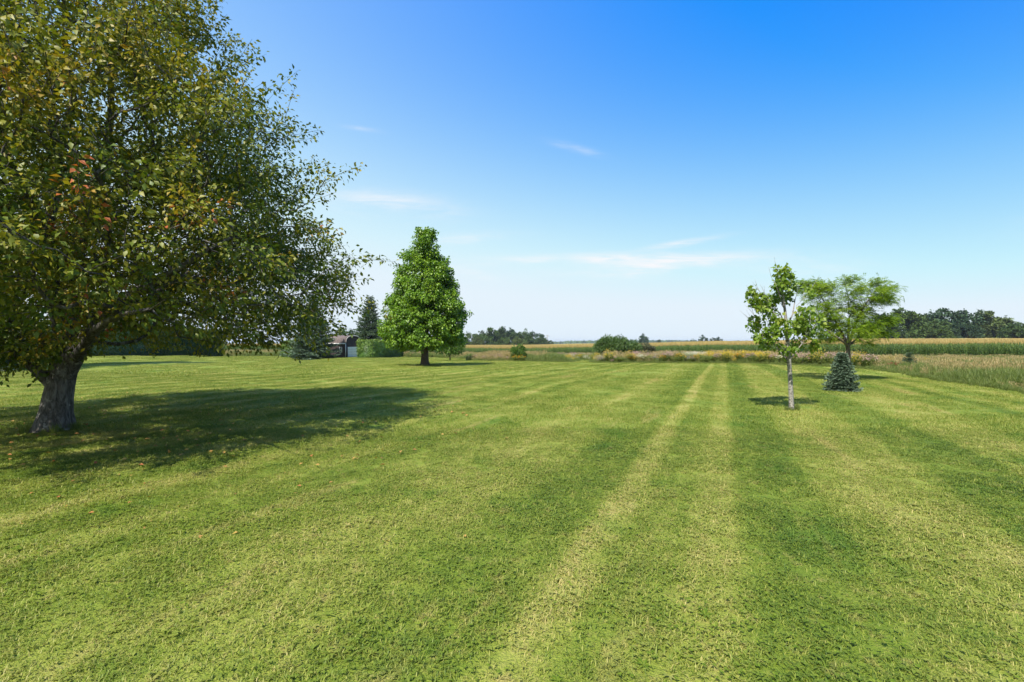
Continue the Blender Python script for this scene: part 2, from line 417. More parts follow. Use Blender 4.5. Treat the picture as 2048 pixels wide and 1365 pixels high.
def grass_mat(name, blades):
    """mown lawn: mowing passes as painted bent-blade sheen and straw clippings, straw patches, clover patches (all in world metres)"""
    m, t = new_mat(name)
    g = t.node('ShaderNodeNewGeometry')
    sp = t.node('ShaderNodeSeparateXYZ', {0: g.outputs['Position']})
    nb = t.node('ShaderNodeTexNoise', {'Vector': g.outputs['Position'], 'Scale': .35, 'Detail': 3.0})
    wob = t.math('MULTIPLY', t.math('SUBTRACT', nb.outputs[0], .5), .16)
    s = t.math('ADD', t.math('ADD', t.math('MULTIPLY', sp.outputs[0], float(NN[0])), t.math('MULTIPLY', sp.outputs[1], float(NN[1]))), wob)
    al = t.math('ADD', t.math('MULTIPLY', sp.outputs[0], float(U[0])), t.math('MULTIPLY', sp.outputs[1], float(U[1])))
    # the passes nearest the camera, bent-blade light and dark painted as tint
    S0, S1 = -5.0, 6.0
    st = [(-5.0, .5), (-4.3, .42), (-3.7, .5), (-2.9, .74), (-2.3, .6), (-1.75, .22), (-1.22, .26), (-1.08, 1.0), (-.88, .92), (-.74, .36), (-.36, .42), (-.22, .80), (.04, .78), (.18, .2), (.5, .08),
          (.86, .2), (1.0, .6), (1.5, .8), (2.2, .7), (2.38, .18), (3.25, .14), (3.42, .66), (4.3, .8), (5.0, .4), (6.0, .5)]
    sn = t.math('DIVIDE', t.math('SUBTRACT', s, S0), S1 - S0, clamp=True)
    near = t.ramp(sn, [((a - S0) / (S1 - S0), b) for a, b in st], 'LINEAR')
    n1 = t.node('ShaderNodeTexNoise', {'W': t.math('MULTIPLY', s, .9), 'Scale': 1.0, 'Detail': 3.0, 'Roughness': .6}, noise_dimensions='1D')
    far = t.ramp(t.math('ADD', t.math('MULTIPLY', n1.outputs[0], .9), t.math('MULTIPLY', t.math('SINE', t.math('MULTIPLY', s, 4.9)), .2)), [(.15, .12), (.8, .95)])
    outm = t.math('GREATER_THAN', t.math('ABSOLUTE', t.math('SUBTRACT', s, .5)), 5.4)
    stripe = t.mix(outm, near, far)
    # breaks along the passes
    mp = t.node('ShaderNodeCombineXYZ', {0: t.math('MULTIPLY', s, 1.5), 1: t.math('MULTIPLY', al, .16), 2: 0.0})
    n2 = t.node('ShaderNodeTexNoise', {'Vector': mp.outputs[0], 'Scale': 1.0, 'Detail': 4.0, 'Roughness': .6})
    n3 = t.node('ShaderNodeTexNoise', {'Vector': g.outputs['Position'], 'Scale': .9, 'Detail': 5.0, 'Roughness': .62})
    n4 = t.node('ShaderNodeTexNoise', {'Vector': g.outputs['Position'], 'Scale': 7.0, 'Detail': 5.0, 'Roughness': .7})
    n5 = t.node('ShaderNodeTexNoise', {'Vector': g.outputs['Position'], 'Scale': 60.0, 'Detail': 3.0, 'Roughness': .7})
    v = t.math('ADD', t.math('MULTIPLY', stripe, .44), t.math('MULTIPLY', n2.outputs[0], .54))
    v = t.math('ADD', v, t.math('MULTIPLY', t.math('SUBTRACT', n3.outputs[0], .5), .75))
    v = t.math('ADD', v, t.math('MULTIPLY', t.math('SUBTRACT', n4.outputs[0], .5), .45))
    if not blades: v = t.math('ADD', v, t.math('MULTIPLY', t.math('SUBTRACT', n5.outputs[0], .5), .5))
    if blades:
        a = t.node('ShaderNodeAttribute', attribute_name='rnd')
        v = t.math('ADD', v, t.math('MULTIPLY', t.math('SUBTRACT', a.outputs['Fac'], .5), .6))
    k = 1.0
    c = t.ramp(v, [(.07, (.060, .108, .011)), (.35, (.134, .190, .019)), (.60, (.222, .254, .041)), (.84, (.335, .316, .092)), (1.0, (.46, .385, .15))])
    viv = t.ramp(n3.outputs[0], [(.30, 1.0), (.42, 0.0)])
    c = t.mix(t.math('MULTIPLY', viv, .55), c, (.080, .165, .015))
    dry = t.ramp(n2.outputs[0], [(.60, 0.0), (.72, 1.0)])
    dry2 = t.ramp(n4.outputs[0], [(.56, 0.0), (.68, 1.0)])
    c = t.mix(t.math('MULTIPLY', dry2, .38), c, (.33, .25, .10))
    c = t.mix(t.math('MULTIPLY', t.math('MULTIPLY', dry, n4.outputs[0]), .9), c, (.38, .28, .12))
    if blades:
        p = t.node('ShaderNodeBsdfPrincipled', {'Base Color': c, 'Roughness': .55, 'Specular IOR Level': .28})
        tr = t.node('ShaderNodeBsdfTranslucent', {0: t.mix(1.0, c, (1.25, 1.3, .6), 'MULTIPLY')})
        sh = t.node('ShaderNodeMixShader', {0: .3, 1: p.outputs[0], 2: tr.outputs[0]})
    else:
        b = t.node('ShaderNodeBump', {'Strength': .7, 'Distance': .05, 'Height': t.math('ADD', n5.outputs[0], n4.outputs[0])})
        sh = t.node('ShaderNodeBsdfPrincipled', {'Base Color': c, 'Roughness': .8, 'Specular IOR Level': .15, 'Normal': b.outputs[0]})
    t.node('ShaderNodeOutputMaterial', {0: sh.outputs[0]})
    return m

def soil_mat():
    m, t = new_mat('field_soil')
    g = t.node('ShaderNodeNewGeometry')
    n = t.node('ShaderNodeTexNoise', {'Vector': g.outputs['Position'], 'Scale': 1.4, 'Detail': 6.0, 'Roughness': .65})
    n2 = t.node('ShaderNodeTexNoise', {'Vector': g.outputs['Position'], 'Scale': .05, 'Detail': 3.0})
    c = t.ramp(n.outputs[0], [(.3, (.05, .07, .02)), (.55, (.10, .12, .035)), (.75, (.17, .15, .07))])
    c = t.mix(t.ramp(n2.outputs[0], [(.4, 0.0), (.6, 1.0)]), c, (.12, .14, .04))
    b = t.node('ShaderNodeBump', {'Strength': .5, 'Distance': .1, 'Height': n.outputs[0]})
    p = t.node('ShaderNodeBsdfPrincipled', {'Base Color': c, 'Roughness': .9, 'Specular IOR Level': .1, 'Normal': b.outputs[0]})
    t.node('ShaderNodeOutputMaterial', {0: p.outputs[0]})
    return m

M = {}
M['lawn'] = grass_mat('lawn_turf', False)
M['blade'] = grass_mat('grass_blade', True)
M['soil'] = soil_mat()
M['apple_leaf'] = leaf_mat('apple_leaf', [(0, (.038, .074, .008)), (.3, (.082, .130, .011)), (.52, (.165, .188, .014)), (.76, (.295, .250, .018)), (.94, (.38, .21, .025)), (1.0, (.42, .10, .03))], trans=.28, rough=.5, spec=.3, noise=.9, namt=.3)
M['apple_bark'] = bark_mat('apple_bark', (.045, .040, .035), (.30, .285, .265), 9.0, .25, 1.0, patch=((.27, .265, .24), 5.0, .60))
M['maple_leaf'] = leaf_mat('maple_leaf', [(0, (.060, .135, .010)), (.5, (.125, .235, .014)), (1.0, (.215, .32, .025))], trans=.34, rough=.42, spec=.45, noise=.8, namt=.2)
M['maple_bark'] = bark_mat('maple_bark', (.05, .04, .03), (.16, .13, .10), 9, .3, .7)
M['linden_leaf'] = leaf_mat('linden_leaf', [(0, (.085, .160, .015)), (.5, (.155, .245, .022)), (.85, (.24, .31, .034)), (1.0, (.33, .32, .045))], trans=.42, rough=.45, noise=1.5, namt=.2)
M['pale_bark'] = bark_mat('pale_bark', (.20, .19, .165), (.46, .44, .395), 16, .5, .5, patch=((.09, .08, .068), 22.0, .53))
M['locust_leaf'] = leaf_mat('locust_leaf', [(0, (.10, .185, .014)), (.5, (.175, .275, .020)), (1.0, (.28, .34, .03))], trans=.42, rough=.5, noise=.8, namt=.25)
M['locust_bark'] = bark_mat('locust_bark', (.07, .06, .05), (.25, .22, .19), 14, .35, .6)
M['spruce'] = leaf_mat('spruce_needles', [(0, (.030, .062, .030)), (.5, (.060, .105, .048)), (1.0, (.105, .155, .078))], trans=.1, rough=.55, noise=1.2, namt=.15, tcol=1.1)
M['blue_spruce'] = leaf_mat('blue_spruce_needles', [(0, (.042, .080, .045)), (.5, (.088, .140, .085)), (1.0, (.165, .230, .155))], trans=.08, rough=.5, noise=1.2, namt=.15, tcol=1.0)
M['wood'] = bark_mat('conifer_bark', (.05, .035, .025), (.16, .12, .09), 12, .4, .6)
M['hedge'] = leaf_mat('cedar_hedge_leaf', [(0, (.035, .085, .012)), (.5, (.080, .155, .020)), (1.0, (.160, .235, .035))], trans=.08, rough=.5, noise=.7, namt=.25)
M['dark_hedge'] = leaf_mat('dark_hedge_leaf', [(0, (.016, .040, .010)), (.5, (.032, .070, .015)), (1.0, (.065, .110, .025))], trans=.12, rough=.5, noise=.7, namt=.25)
for k, c in {'a': (.060, .105, .030), 'b': (.072, .118, .030), 'c': (.050, .085, .030), 'd': (.085, .118, .036), 'e': (.045, .085, .040)}.items():
    M['far_' + k] = leaf_mat('wood_leaf_' + k, [(0, tuple(x * .5 for x in c)), (.5, c), (1.0, tuple(x * 1.6 for x in c))], trans=.2, rough=.6, spec=.2, noise=.22, namt=.35)
M['shrub'] = leaf_mat('shrub_leaf', [(0, (.040, .095, .012)), (.5, (.080, .165, .020)), (1.0, (.14, .24, .03))], trans=.3, noise=1.4, namt=.2)
M['sumac'] = leaf_mat('sumac_leaf', [(0, (.040, .085, .018)), (.5, (.080, .145, .032)), (1.0, (.145, .215, .055))], trans=.3, noise=.9, namt=.25)
M['plum'] = leaf_mat('brown_shrub_leaf', [(0, (.045, .055, .028)), (.5, (.085, .095, .045)), (1.0, (.14, .15, .06))], trans=.25, noise=.9, namt=.25)
M['corn_leaf'] = leaf_mat('corn_leaf', [(0, (.042, .088, .014)), (.5, (.085, .150, .024)), (1.0, (.165, .225, .045))], trans=.3, rough=.42, spec=.5, noise=.3, namt=.2)
M['tassel'] = leaf_mat('corn_tassel', [(0, (.34, .24, .085)), (.5, (.48, .35, .14)), (1.0, (.60, .48, .23))], trans=.3, rough=.7, spec=.1, noise=.3, namt=.3, ndark=.8)
M['meadow_green'] = leaf_mat('meadow_green', [(0, (.080, .130, .024)), (.5, (.165, .215, .045)), (1.0, (.28, .30, .09))], trans=.4, noise=.4, namt=.35)
M['straw'] = leaf_mat('meadow_straw', [(0, (.24, .20, .08)), (.5, (.40, .31, .15)), (1.0, (.56, .43, .25))], trans=.4, rough=.7, spec=.1, noise=.35, namt=.35)
def petal(name, lo, hi): return leaf_mat(name, [(0, lo), (1.0, hi)], trans=.3, rough=.6, spec=.2, noise=1.0, namt=.2)
M['p_yellow'] = petal('petal_yellow', (.55, .26, .010), (.80, .46, .02))
M['p_gold'] = petal('petal_goldenrod', (.42, .30, .03), (.62, .46, .06))
M['p_pink'] = petal('petal_pink', (.34, .20, .20), (.50, .36, .33))
M['p_white'] = petal('petal_cream', (.50, .46, .36), (.72, .68, .56))
M['p_red'] = petal('petal_crimson', (.30, .03, .06), (.48, .07, .12))
M['p_mauve'] = petal('petal_mauve', (.24, .20, .22), (.36, .29, .30))
M['fallen'] = leaf_mat('fallen_leaf', [(0, (.22, .11, .03)), (.5, (.42, .27, .07)), (1.0, (.36, .10, .04))], trans=.2, rough=.6)

# ---------------------------------------------------------------- ground and lawn
def build_ground():
    r = np.concatenate([[0.0], np.geomspace(1.0, 9000, 240)])
    th = np.linspace(0, 2 * np.pi, 289)[:-1]
    X = r[1:, None] * np.sin(th)[None]; Y = r[1:, None] * np.cos(th)[None]
    x = np.concatenate([[0], X.ravel()]); y = np.concatenate([[0], Y.ravel()])
    z = ground_z(x, y)
    inside = in_lawn(x, y)
    z = z - np.where(inside, .12, 0.0)
    n = len(th); nr = len(r) - 1
    i = np.arange(nr - 1)[:, None] * n + 1; j = np.arange(n)[None]; k = (j + 1) % n
    q = np.stack([i + j, i + n + j, i + n + k, i + k], -1).reshape(-1, 4)
    tri = np.stack([np.zeros(n, int), 1 + np.arange(n), 1 + (np.arange(n) + 1) % n], 1)
    me = make_mesh('ground', np.stack([x, y, z], 1), [tri, q], [M['soil']], smooth=True)
    link('ground', me, kind='structure', label='flat farmland stretching away to the low horizon')

LAWN = np.array([(-70, -8), (7.2, -8), (10.5, 0), (13.2, 6), (17.2, 15.3), (20.0, 22), (22.7, 29), (23.6, 35), (22.3, 40.5), (18, 42.8), (13, 43.6), (8.6, 44.2), (8.2, 46.5), (9.5, 53), (11, 60),
                 (9.0, 61), (7.4, 54), (6.3, 48), (4.5, 47.6), (0, 49.5), (-4.3, 51.5), (-5.8, 55), (-5.0, 63), (-9, 70), (-16, 75), (-22, 84), (-40, 92), (-62, 84), (-75, 60), (-75, 20)])
def in_poly(x, y, poly):
    x = np.asarray(x, float); y = np.asarray(y, float); c = np.zeros(np.broadcast(x, y).shape, bool)
    for (x0, y0), (x1, y1) in zip(poly, np.roll(poly, -1, 0)):
        c ^= ((y0 > y) != (y1 > y)) & (x < (x1 - x0) * (y - y0) / (y1 - y0 + 1e-12) + x0)
    return c
def in_lawn(x, y): return in_poly(x, y, LAWN)

def build_lawn():
    st = .4
    xs = np.arange(-75.2, 25, st); ys = np.arange(-8.4, 93, st)
    X, Y = np.meshgrid(xs, ys, indexing='ij')
    ok = in_lawn(X + st / 2, Y + st / 2)[:-1, :-1]
    Z = ground_z(X, Y) + .015
    idx = np.arange(X.size).reshape(X.shape)
    q = np.stack([idx[:-1, :-1], idx[1:, :-1], idx[1:, 1:], idx[:-1, 1:]], -1)[ok]
    used = np.unique(q); remap = np.full(X.size, -1); remap[used] = np.arange(len(used))
    V = np.stack([X.ravel(), Y.ravel(), Z.ravel()], 1)[used]
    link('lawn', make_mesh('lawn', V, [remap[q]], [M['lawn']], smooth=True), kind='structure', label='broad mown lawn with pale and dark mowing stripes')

def scatter(name, pts, rot, scl, idx, protos, mats_unused=None, tilt=None, **kw):
    """one mass of plants: instances of a few small meshes on a point mesh"""
    pts = np.asarray(pts, np.float32)
    me = bpy.data.meshes.new(name); me.vertices.add(len(pts)); me.vertices.foreach_set('co', pts.ravel())
    for k, a, ty in (('rot', rot, 'FLOAT'), ('scl', scl, 'FLOAT'), ('pick', idx, 'INT')):
        q = me.attributes.new(k, ty, 'POINT'); q.data.foreach_set('value', np.asarray(a, np.float32 if ty == 'FLOAT' else np.int32))
    o = link(name, me, **kw)
    pc = bpy.data.collections.new(name + '_plants')
    for i, pm in enumerate(protos):
        pc.objects.link(bpy.data.objects.new('%s_plant_%02d' % (name, i), pm))
    ng = bpy.data.node_groups.new(name, 'GeometryNodeTree')
    ng.interface.new_socket('Geometry', in_out='INPUT', socket_type='NodeSocketGeometry')
    ng.interface.new_socket('Geometry', in_out='OUTPUT', socket_type='NodeSocketGeometry')
    t = NT(ng)
    gi = t.node('NodeGroupInput'); go = t.node('NodeGroupOutput')
    ci = t.node('GeometryNodeCollectionInfo', {'Collection': pc, 'Separate Children': True, 'Reset Children': True})
    def attr(nm, ty):
        a = t.node('GeometryNodeInputNamedAttribute', data_type=ty); a.inputs['Name'].default_value = nm; return a.outputs['Attribute']
    cx = t.node('ShaderNodeCombineXYZ', {2: attr('rot', 'FLOAT')})
    sv = attr('scl', 'FLOAT')
    cs = t.node('ShaderNodeCombineXYZ', {0: sv, 1: sv, 2: sv})
    ip = t.node('GeometryNodeInstanceOnPoints', {'Points': gi.outputs[0], 'Instance': ci.outputs[0], 'Pick Instance': True, 'Instance Index': attr('pick', 'INT'), 'Rotation': cx.outputs[0], 'Scale': cs.outputs[0]})
    t.l.new(ip.outputs[0], go.inputs[0])
    md = o.modifiers.new('plants', 'NODES'); md.node_group = ng
    return o

def turf_tile(name, size, n, hmin, hmax, wid, clover=0, two=True):
    g = Geo()
    b = (RNG.random((n, 2)) - .5) * size
    # soft edge so that neighbouring tiles blend
    h = hmin + (hmax - hmin) * RNG.random(n) ** 1.6
    if clover: h = h * np.where(RNG.random(n) < .03, 1.4, 1.0)
    az = RNG.random(n) * 2 * np.pi; lean = .25 + .95 * RNG.random(n)
    ld = np.stack([np.cos(az) * lean, np.sin(az) * lean, np.ones(n)], 1); ld = norm(ld)
    sd = np.stack([-np.sin(az), np.cos(az), np.zeros(n)], 1) * (wid * (.6 + .8 * RNG.random(n)))[:, None] * .5
    p = np.concatenate([b, np.full((n, 1), -.005)], 1)
    rnd = RNG.random(n)
    if two:
        mid = p + ld * (h * .6)[:, None]
        tip = p + norm(ld + np.stack([np.cos(az), np.sin(az), np.zeros(n)], 1) * .55 - np.array([0, 0, .15])) * h[:, None]
        V = np.stack([p - sd, p + sd, mid + sd * .8, mid - sd * .8, tip], 1).reshape(-1, 3)
        i = np.arange(n)[:, None] * 5
        g.add(V, [i + np.array([[0, 1, 2, 3]]), i + np.array([[3, 2, 4]])], np.repeat(rnd, 5))
    else:
        tip = p + ld * h[:, None]
        V = np.stack([p - sd, p + sd, tip], 1).reshape(-1, 3)
        g.add(V, [np.arange(n)[:, None] * 3 + np.array([[0, 1, 2]])], np.repeat(rnd, 3))
    if clover:
        c = (RNG.random((clover, 2)) - .5) * size
        cp = np.concatenate([c, .012 + .02 * RNG.random((clover, 1))], 1)
        for k in range(3):
            a = RNG.random(clover) * .5 + k * 2.1
            D = np.stack([np.cos(a), np.sin(a), .15 * np.ones(clover)], 1)
            leaves(g, cp, D, np.tile([0, 0, 1.], (clover, 1)) + rand_dirs(clover) * .3, .014, .013, rnd=np.full(clover, .3) + RNG.random(clover) * .3, tris=2)
    if clover:                                   # plantain and dandelion leaves lying in the turf
        m = 26; c = (RNG.random((6, 2)) - .5) * size
        k = RNG.integers(0, 6, m); a = RNG.random(m) * 6.283
        D = np.stack([np.cos(a), np.sin(a), .35 + .3 * RNG.random(m)], 1)
        leaves(g, np.concatenate([c[k], np.full((m, 1), .012)], 1), D, np.tile([0, 0, 1.], (m, 1)), .03 + .025 * RNG.random(m), .012, rnd=.35 + .3 * RNG.random(m), tris=4, curl=.3)
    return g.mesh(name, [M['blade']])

def build_turf():
    near = [turf_tile('turf_near_%d' % i, .62, 1900, .018, .055, .0052, clover=60) for i in range(5)]
    mid = [turf_tile('turf_mid_%d' % i, 1.5, 3200, .025, .06, .0085, two=False) for i in range(4)]
    far = [turf_tile('turf_far_%d' % i, 4.0, 4500, .03, .07, .02, two=False) for i in range(4)]
    protos = near + mid + far
    P = []; I = []
    def band(step, y0, y1, lo, n, xm):
        xs = np.arange(-70, 30, step); ys = np.arange(y0, y1, step)
        X, Y = np.meshgrid(xs, ys); X = X.ravel() + (RNG.random(X.size) - .5) * step * .6; Y = Y.ravel() + (RNG.random(Y.size) - .5) * step * .6
        k = in_lawn(X, Y) & (np.abs(X) < np.maximum(Y, 0) * 1.3 + xm)
        P.append(np.stack([X[k], Y[k], ground_z(X[k], Y[k]) + .012], 1)); I.append(lo + RNG.integers(0, n, k.sum()))
    band(.42, .6, 8.6, 0, 5, 1.6)
    band(1.02, 8.6, 23, 5, 4, 2)
    band(2.6, 23, 90, 9, 4, 3)
    P = np.concatenate(P); I = np.concatenate(I)
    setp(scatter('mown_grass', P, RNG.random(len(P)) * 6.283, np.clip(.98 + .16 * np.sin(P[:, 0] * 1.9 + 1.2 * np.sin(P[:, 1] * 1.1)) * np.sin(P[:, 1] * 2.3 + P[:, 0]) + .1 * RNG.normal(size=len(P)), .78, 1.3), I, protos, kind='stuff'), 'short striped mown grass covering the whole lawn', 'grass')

def build_weeds():
    m = leaf_mat('lawn_weed_leaf', [(0, (.085, .145, .010)), (.5, (.135, .200, .016)), (1.0, (.21, .26, .03))], trans=.3, rough=.6, spec=.2, noise=2.0, namt=.2)
    protos = []
    for i in range(4):
        g = Geo(); n = 34
        a = RNG.random(n) * 6.283; r = .34 * RNG.random(n) ** .7
        p = np.stack([r * np.cos(a), r * np.sin(a), .016 + .018 * RNG.random(n)], 1)
        if i < 3:                                # clover mats
            for k in range(3):
                b = RNG.random(n) * .6 + k * 2.1 + a
                leaves(g, p, np.stack([np.cos(b), np.sin(b), .1 + .2 * RNG.random(n)], 1), np.tile([0, 0, 1.], (n, 1)) + .35 * rand_dirs(n), .014, .013, tris=2, curl=.05)
        else:                                    # a broad-leaved rosette
            b = RNG.random(14) * 6.283
            leaves(g, np.tile([0, 0, .012], (14, 1)), np.stack([np.cos(b), np.sin(b), .3 + .4 * RNG.random(14)], 1), np.tile([0, 0, 1.], (14, 1)), .035 + .03 * RNG.random(14), .013, tris=4, curl=.3)
        protos.append(g.mesh('lawn_weed_%d' % i, [m]))
    n = 760
    y = 2.0 + 8.5 * RNG.random(n) ** .8; x = (RNG.random(n) * 2 - 1) * (y * 1.2 + .6)
    # they grow in drifts
    k = np.sin(x * 1.1 + 1.7 * np.sin(y * .8)) + np.sin(y * 1.6 - x * .7) + .8 * RNG.normal(size=n) > .1
    x = x[k]; y = y[k]; n = len(x)
    setp(scatter('lawn_weeds', np.stack([x, y, ground_z(x, y) + .012], 1), RNG.random(n) * 6.283, .6 + .7 * RNG.random(n), np.where(RNG.random(n) < .8, RNG.integers(0, 3, n), 3), protos, kind='stuff'), 'clover mats and leafy weeds growing in the near lawn', 'weeds')

def build_fallen():
    n = 520
    r = 6.8 * RNG.random(n) ** .6; a = RNG.random(n) * 6.283
    x = -7.4 + r * np.cos(a); y = 9.6 + r * np.sin(a) * .95
    x[-26:] = -6 + 6 * RNG.random(26); y[-26:] = 3.2 + 6 * RNG.random(26)
    k = in_lawn(x, y); x = x[k]; y = y[k]; n = len(x)
    g = Geo()
    D = rand_dirs(n); D[:, 2] *= .2
    L = np.where(y < 6, .03, .055) + .03 * RNG.random(n)
    leaves(g, np.stack([x, y, ground_z(x, y) + np.where(y < 6, .03, .048) + .012 * RNG.random(n)], 1), D, np.tile([0, 0, 1.], (n, 1)) + .5 * rand_dirs(n), L, L * .62, curl=.1, tris=4)
    link('fallen_leaves', g.mesh('fallen_leaves', [M['fallen']]), kind='stuff', label='dry orange and yellow leaves strewn on the lawn under the apple tree', cat='leaves')

# ---------------------------------------------------------------- broadleaf trees
def profile_points(n, prof, cx=0, cy=0, shell=.55, power=2.0, sq=1.0):
    """points in a body of revolution: prof = [(z, r)], mostly in its outer shell"""
    z = np.array([p[0] for p in prof]); r = np.array([p[1] for p in prof])
    zz = np.linspace(z[0], z[-1], 200); rr = np.interp(zz, z, r)
    wgt = rr ** 1.5; cdf = np.cumsum(wgt) / wgt.sum()
    Z = np.interp(RNG.random(n), cdf, zz)
    R = np.interp(Z, z, r)
    q = RNG.random(n)
    f = np.where(RNG.random(n) < shell, .78 + .22 * q, np.sqrt(q) * .85)
    a = RNG.random(n) * 6.283
    return np.stack([cx + R * f * np.cos(a), cy + R * f * np.sin(a) * sq, Z], 1)

def build_apple():
    bx, by = px_x(107, 8.69), 8.69
    base = (bx, by, gz(bx, by) - .03)
    t = thing('apple_tree', 'big spreading apple tree with thick grey trunk at the near edge of lawn', 'tree', base)
    def q(px, py, dy=0.0): return np.array([px_x(px, by + dy) - bx, dy, zat(py, by + dy) - base[2]])
    B = [(q(106, 876), -1, .40), (q(107, 863), 0, .29), (q(108, 845), 1, .222), (q(112, 815), 2, .20), (q(118, 780), 3, .205), (q(125, 748), 4, .215)]
    def limb(start, pts):
        pr = start
        for p, r in pts:
            B.append((p, pr, r)); pr = len(B) - 1
        return pr
    limb(5, [(q(146, 722, .05), .155), (q(165, 690, -.05), .135), (q(200, 640, -.2), .115), (q(262, 590, -.5), .09), (q(345, 545, -.9), .06), (q(420, 500, -1.0), .03)])
    limb(5, [(q(134, 715, .2), .2), (q(135, 680, .4), .18), (q(135, 600, .7), .15), (q(150, 500, 1.0), .12), (q(190, 400, 1.2), .09), (q(215, 300, 1.2), .07), (q(225, 180, 1.0), .05), (q(215, 60, .8), .035)])
    limb(4, [(q(97, 762, -.05), .10), (q(76, 742, -.1), .088), (q(50, 718, -.2), .08), (q(0, 690, -.5), .07), (q(-90, 640, -1.2), .08), (q(-180, 590, -1.7), .06)])
    k = limb(13, [(q(118, 640, .2), .13), (q(104, 560, -.1), .12), (q(92, 470, -.5), .10), (q(62, 400, -.9), .085), (q(20, 330, -1.2), .07), (q(-40, 240, -1.3), .05)])
    limb(k - 3, [(q(110, 380, -.3), .07), (q(122, 290, 0), .06), (q(150, 180, .3), .045)])
    limb(14, [(q(190, 560, 2.0), .10), (q(250, 500, 3.2), .07), (q(330, 450, 4.0), .05)])
    limb(6, [(q(190, 660, -.9), .07), (q(240, 630, -1.8), .05), (q(300, 620, -2.7), .03), (q(330, 600, -3.4), .014)])
    limb(14, [(np.array([-.7, 1.2, 2.5]), .09), (np.array([-1.4, 2.1, 3.3]), .07), (np.array([-2.1, 2.8, 4.1]), .05)])
    free = np.ones(len(B), bool); free[:5] = False
    prof = [(1.85, 4.1), (2.2, 4.65), (2.9, 5.2), (4.5, 4.75), (5.7, 4.2), (6.6, 3.75), (7.2, 3.3), (8.1, 2.6), (9.0, 1.8), (9.7, .5)]
    cl = profile_points(620, prof, .05, -.1, shell=.5)
    ck = RNG.integers(0, len(cl), 2700)
    T = cl[ck] + RNG.normal(0, 1, (2700, 3)) * np.array([.34, .34, .24])
    T = np.concatenate([T, profile_points(500, prof, .05, -.1, shell=.5)]); T = T[T[:, 2] > np.where(T[:, 1] < -.8, 1.98, 1.75)]
    T = np.concatenate([T, profile_points(430, [(2.1, 3.6), (3.2, 4.0), (5.0, 3.4), (6.6, 2.4), (7.6, 1.2)], .05, -.1, shell=0.0)])
    # thin the wedge that no side step can see, keep it for the shade
    low = np.concatenate([profile_points(34, [(1.2, .55), (1.95, 1.0)], -.45, -.75, shell=.4), profile_points(26, [(1.55, .7), (2.1, 1.0)], .5, -.9, shell=.4)])
    T = np.concatenate([T, low])
    # gaps: drop targets where a coarse noise is low
    gp = np.sin(T[:, 0] * 1.7 + 1) * np.sin(T[:, 1] * 1.9 + 2) * np.sin(T[:, 2] * 2.1)
    T = T[gp > -.62]
    T[:, 2] += (RNG.random(len(T)) - .5) * .2
    P, par, tips, cnt, R = grow(B, T, alpha=.32, seg=.42, jit=.09, arch=.16, r0=.0055, rexp=.42, free=free)
    g = Geo(); skeleton(g, P, par, cnt, R, rough=.10, big=.055)
    link('trunk', g.mesh('apple_trunk', [M['apple_bark']], smooth=True), t)
    g = Geo()
    def rf(pos, tr, n):
        patch = .5 + .5 * np.sin(pos[:, 0] * .9 + pos[:, 2] * .7 + 1.0) * np.sin(pos[:, 1] * .8 - pos[:, 2] * .5)
        v = .06 + .30 * tr + .34 * RNG.random(n) + .24 * patch
        v += np.where((tr > .93) & (pos[:, 2] < 4.5), .22, 0)
        return np.clip(v, 0, 1)
    E, o = shoots(g, P, par, tips, 62, ext=.6, spread=.16, L=.084, W=.046, smin=.7, droop=.4, outw=.45, axis=np.array([0, 0, 2.0]), rnd_fn=rf, curl=.28, upbias=.7)
    link('crown', g.mesh('apple_crown', [M['apple_leaf']]), t)
    g = Geo()
    for a, e in zip(P[tips], E):
        tube(g, np.stack([a, (a + e) / 2 + [0, 0, .01], e]), np.array([.005, .004, .002]), 3, cap=False)
    link('twigs', g.mesh('apple_twigs', [M['apple_bark']]), t)

def broad_tree(name, label, cat, loc, H, prof, ntip, per, L, W, leaf, bark, tr=.12, tb=.2, split=None, ext=.3, spread=.2, droop=.5, shell=.6, group=None, tris=2, lump=0, r0=.008, arch=.1, upbias=.7, min_r=0.0, lean=(0, 0), curl=.22, leader=.9, seg=.5, off=(0, 0)):
    t = thing(name, label, cat, loc, 0, group)
    split = split if split is not None else prof[0][0]
    B = [(np.array([0, 0, -.1]), -1, tb * 1.25), (np.array([0, 0, .12]), 0, tb), (np.array([lean[0] * .4, lean[1] * .4, split * .6]), 1, tr * 1.05), (np.array([lean[0], lean[1], split]), 2, tr)]
    top = prof[-1][0] * leader; m = max(3, int((top - split) / .8))
    for i in range(1, m + 1):
        s = i / m
        B.append((np.array([lean[0] + off[0] * s + RNG.normal(0, .02) * top, lean[1] + off[1] * s + RNG.normal(0, .02) * top, split + (top - split) * s]), len(B) - 1, tr * (1 - .88 * s)))
    free = np.ones(len(B), bool); free[:2] = False
    if lump:
        cent = profile_points(lump, prof, off[0] * .5, off[1] * .5, shell=.8)
        T = cent[RNG.integers(0, lump, ntip)] + RNG.normal(0, 1, (ntip, 3)) * np.array([.13, .13, .09]) * max(p[1] for p in prof)
        T = T[T[:, 2] > prof[0][0] - .2]
    else:
        T = profile_points(ntip, prof, off[0] * .5, off[1] * .5, shell=shell)
    P, par, tips, cnt, R = grow(B, T, alpha=.4, seg=seg, jit=.07, arch=arch, r0=r0, rexp=.42, free=free)
    g = Geo(); skeleton(g, P, par, cnt, R, rough=.06, big=max(.05, H * .012), min_r=min_r)
    link('trunk', g.mesh(name + '_trunk', [bark], smooth=True), t)
    g = Geo()
    shoots(g, P, par, tips, per, ext=ext, spread=spread, L=L, W=W, droop=droop, axis=np.array([0, 0, prof[0][0]]), tris=tris, upbias=upbias, curl=curl)
    link('crown', g.mesh(name + '_crown', [leaf]), t)
    return t

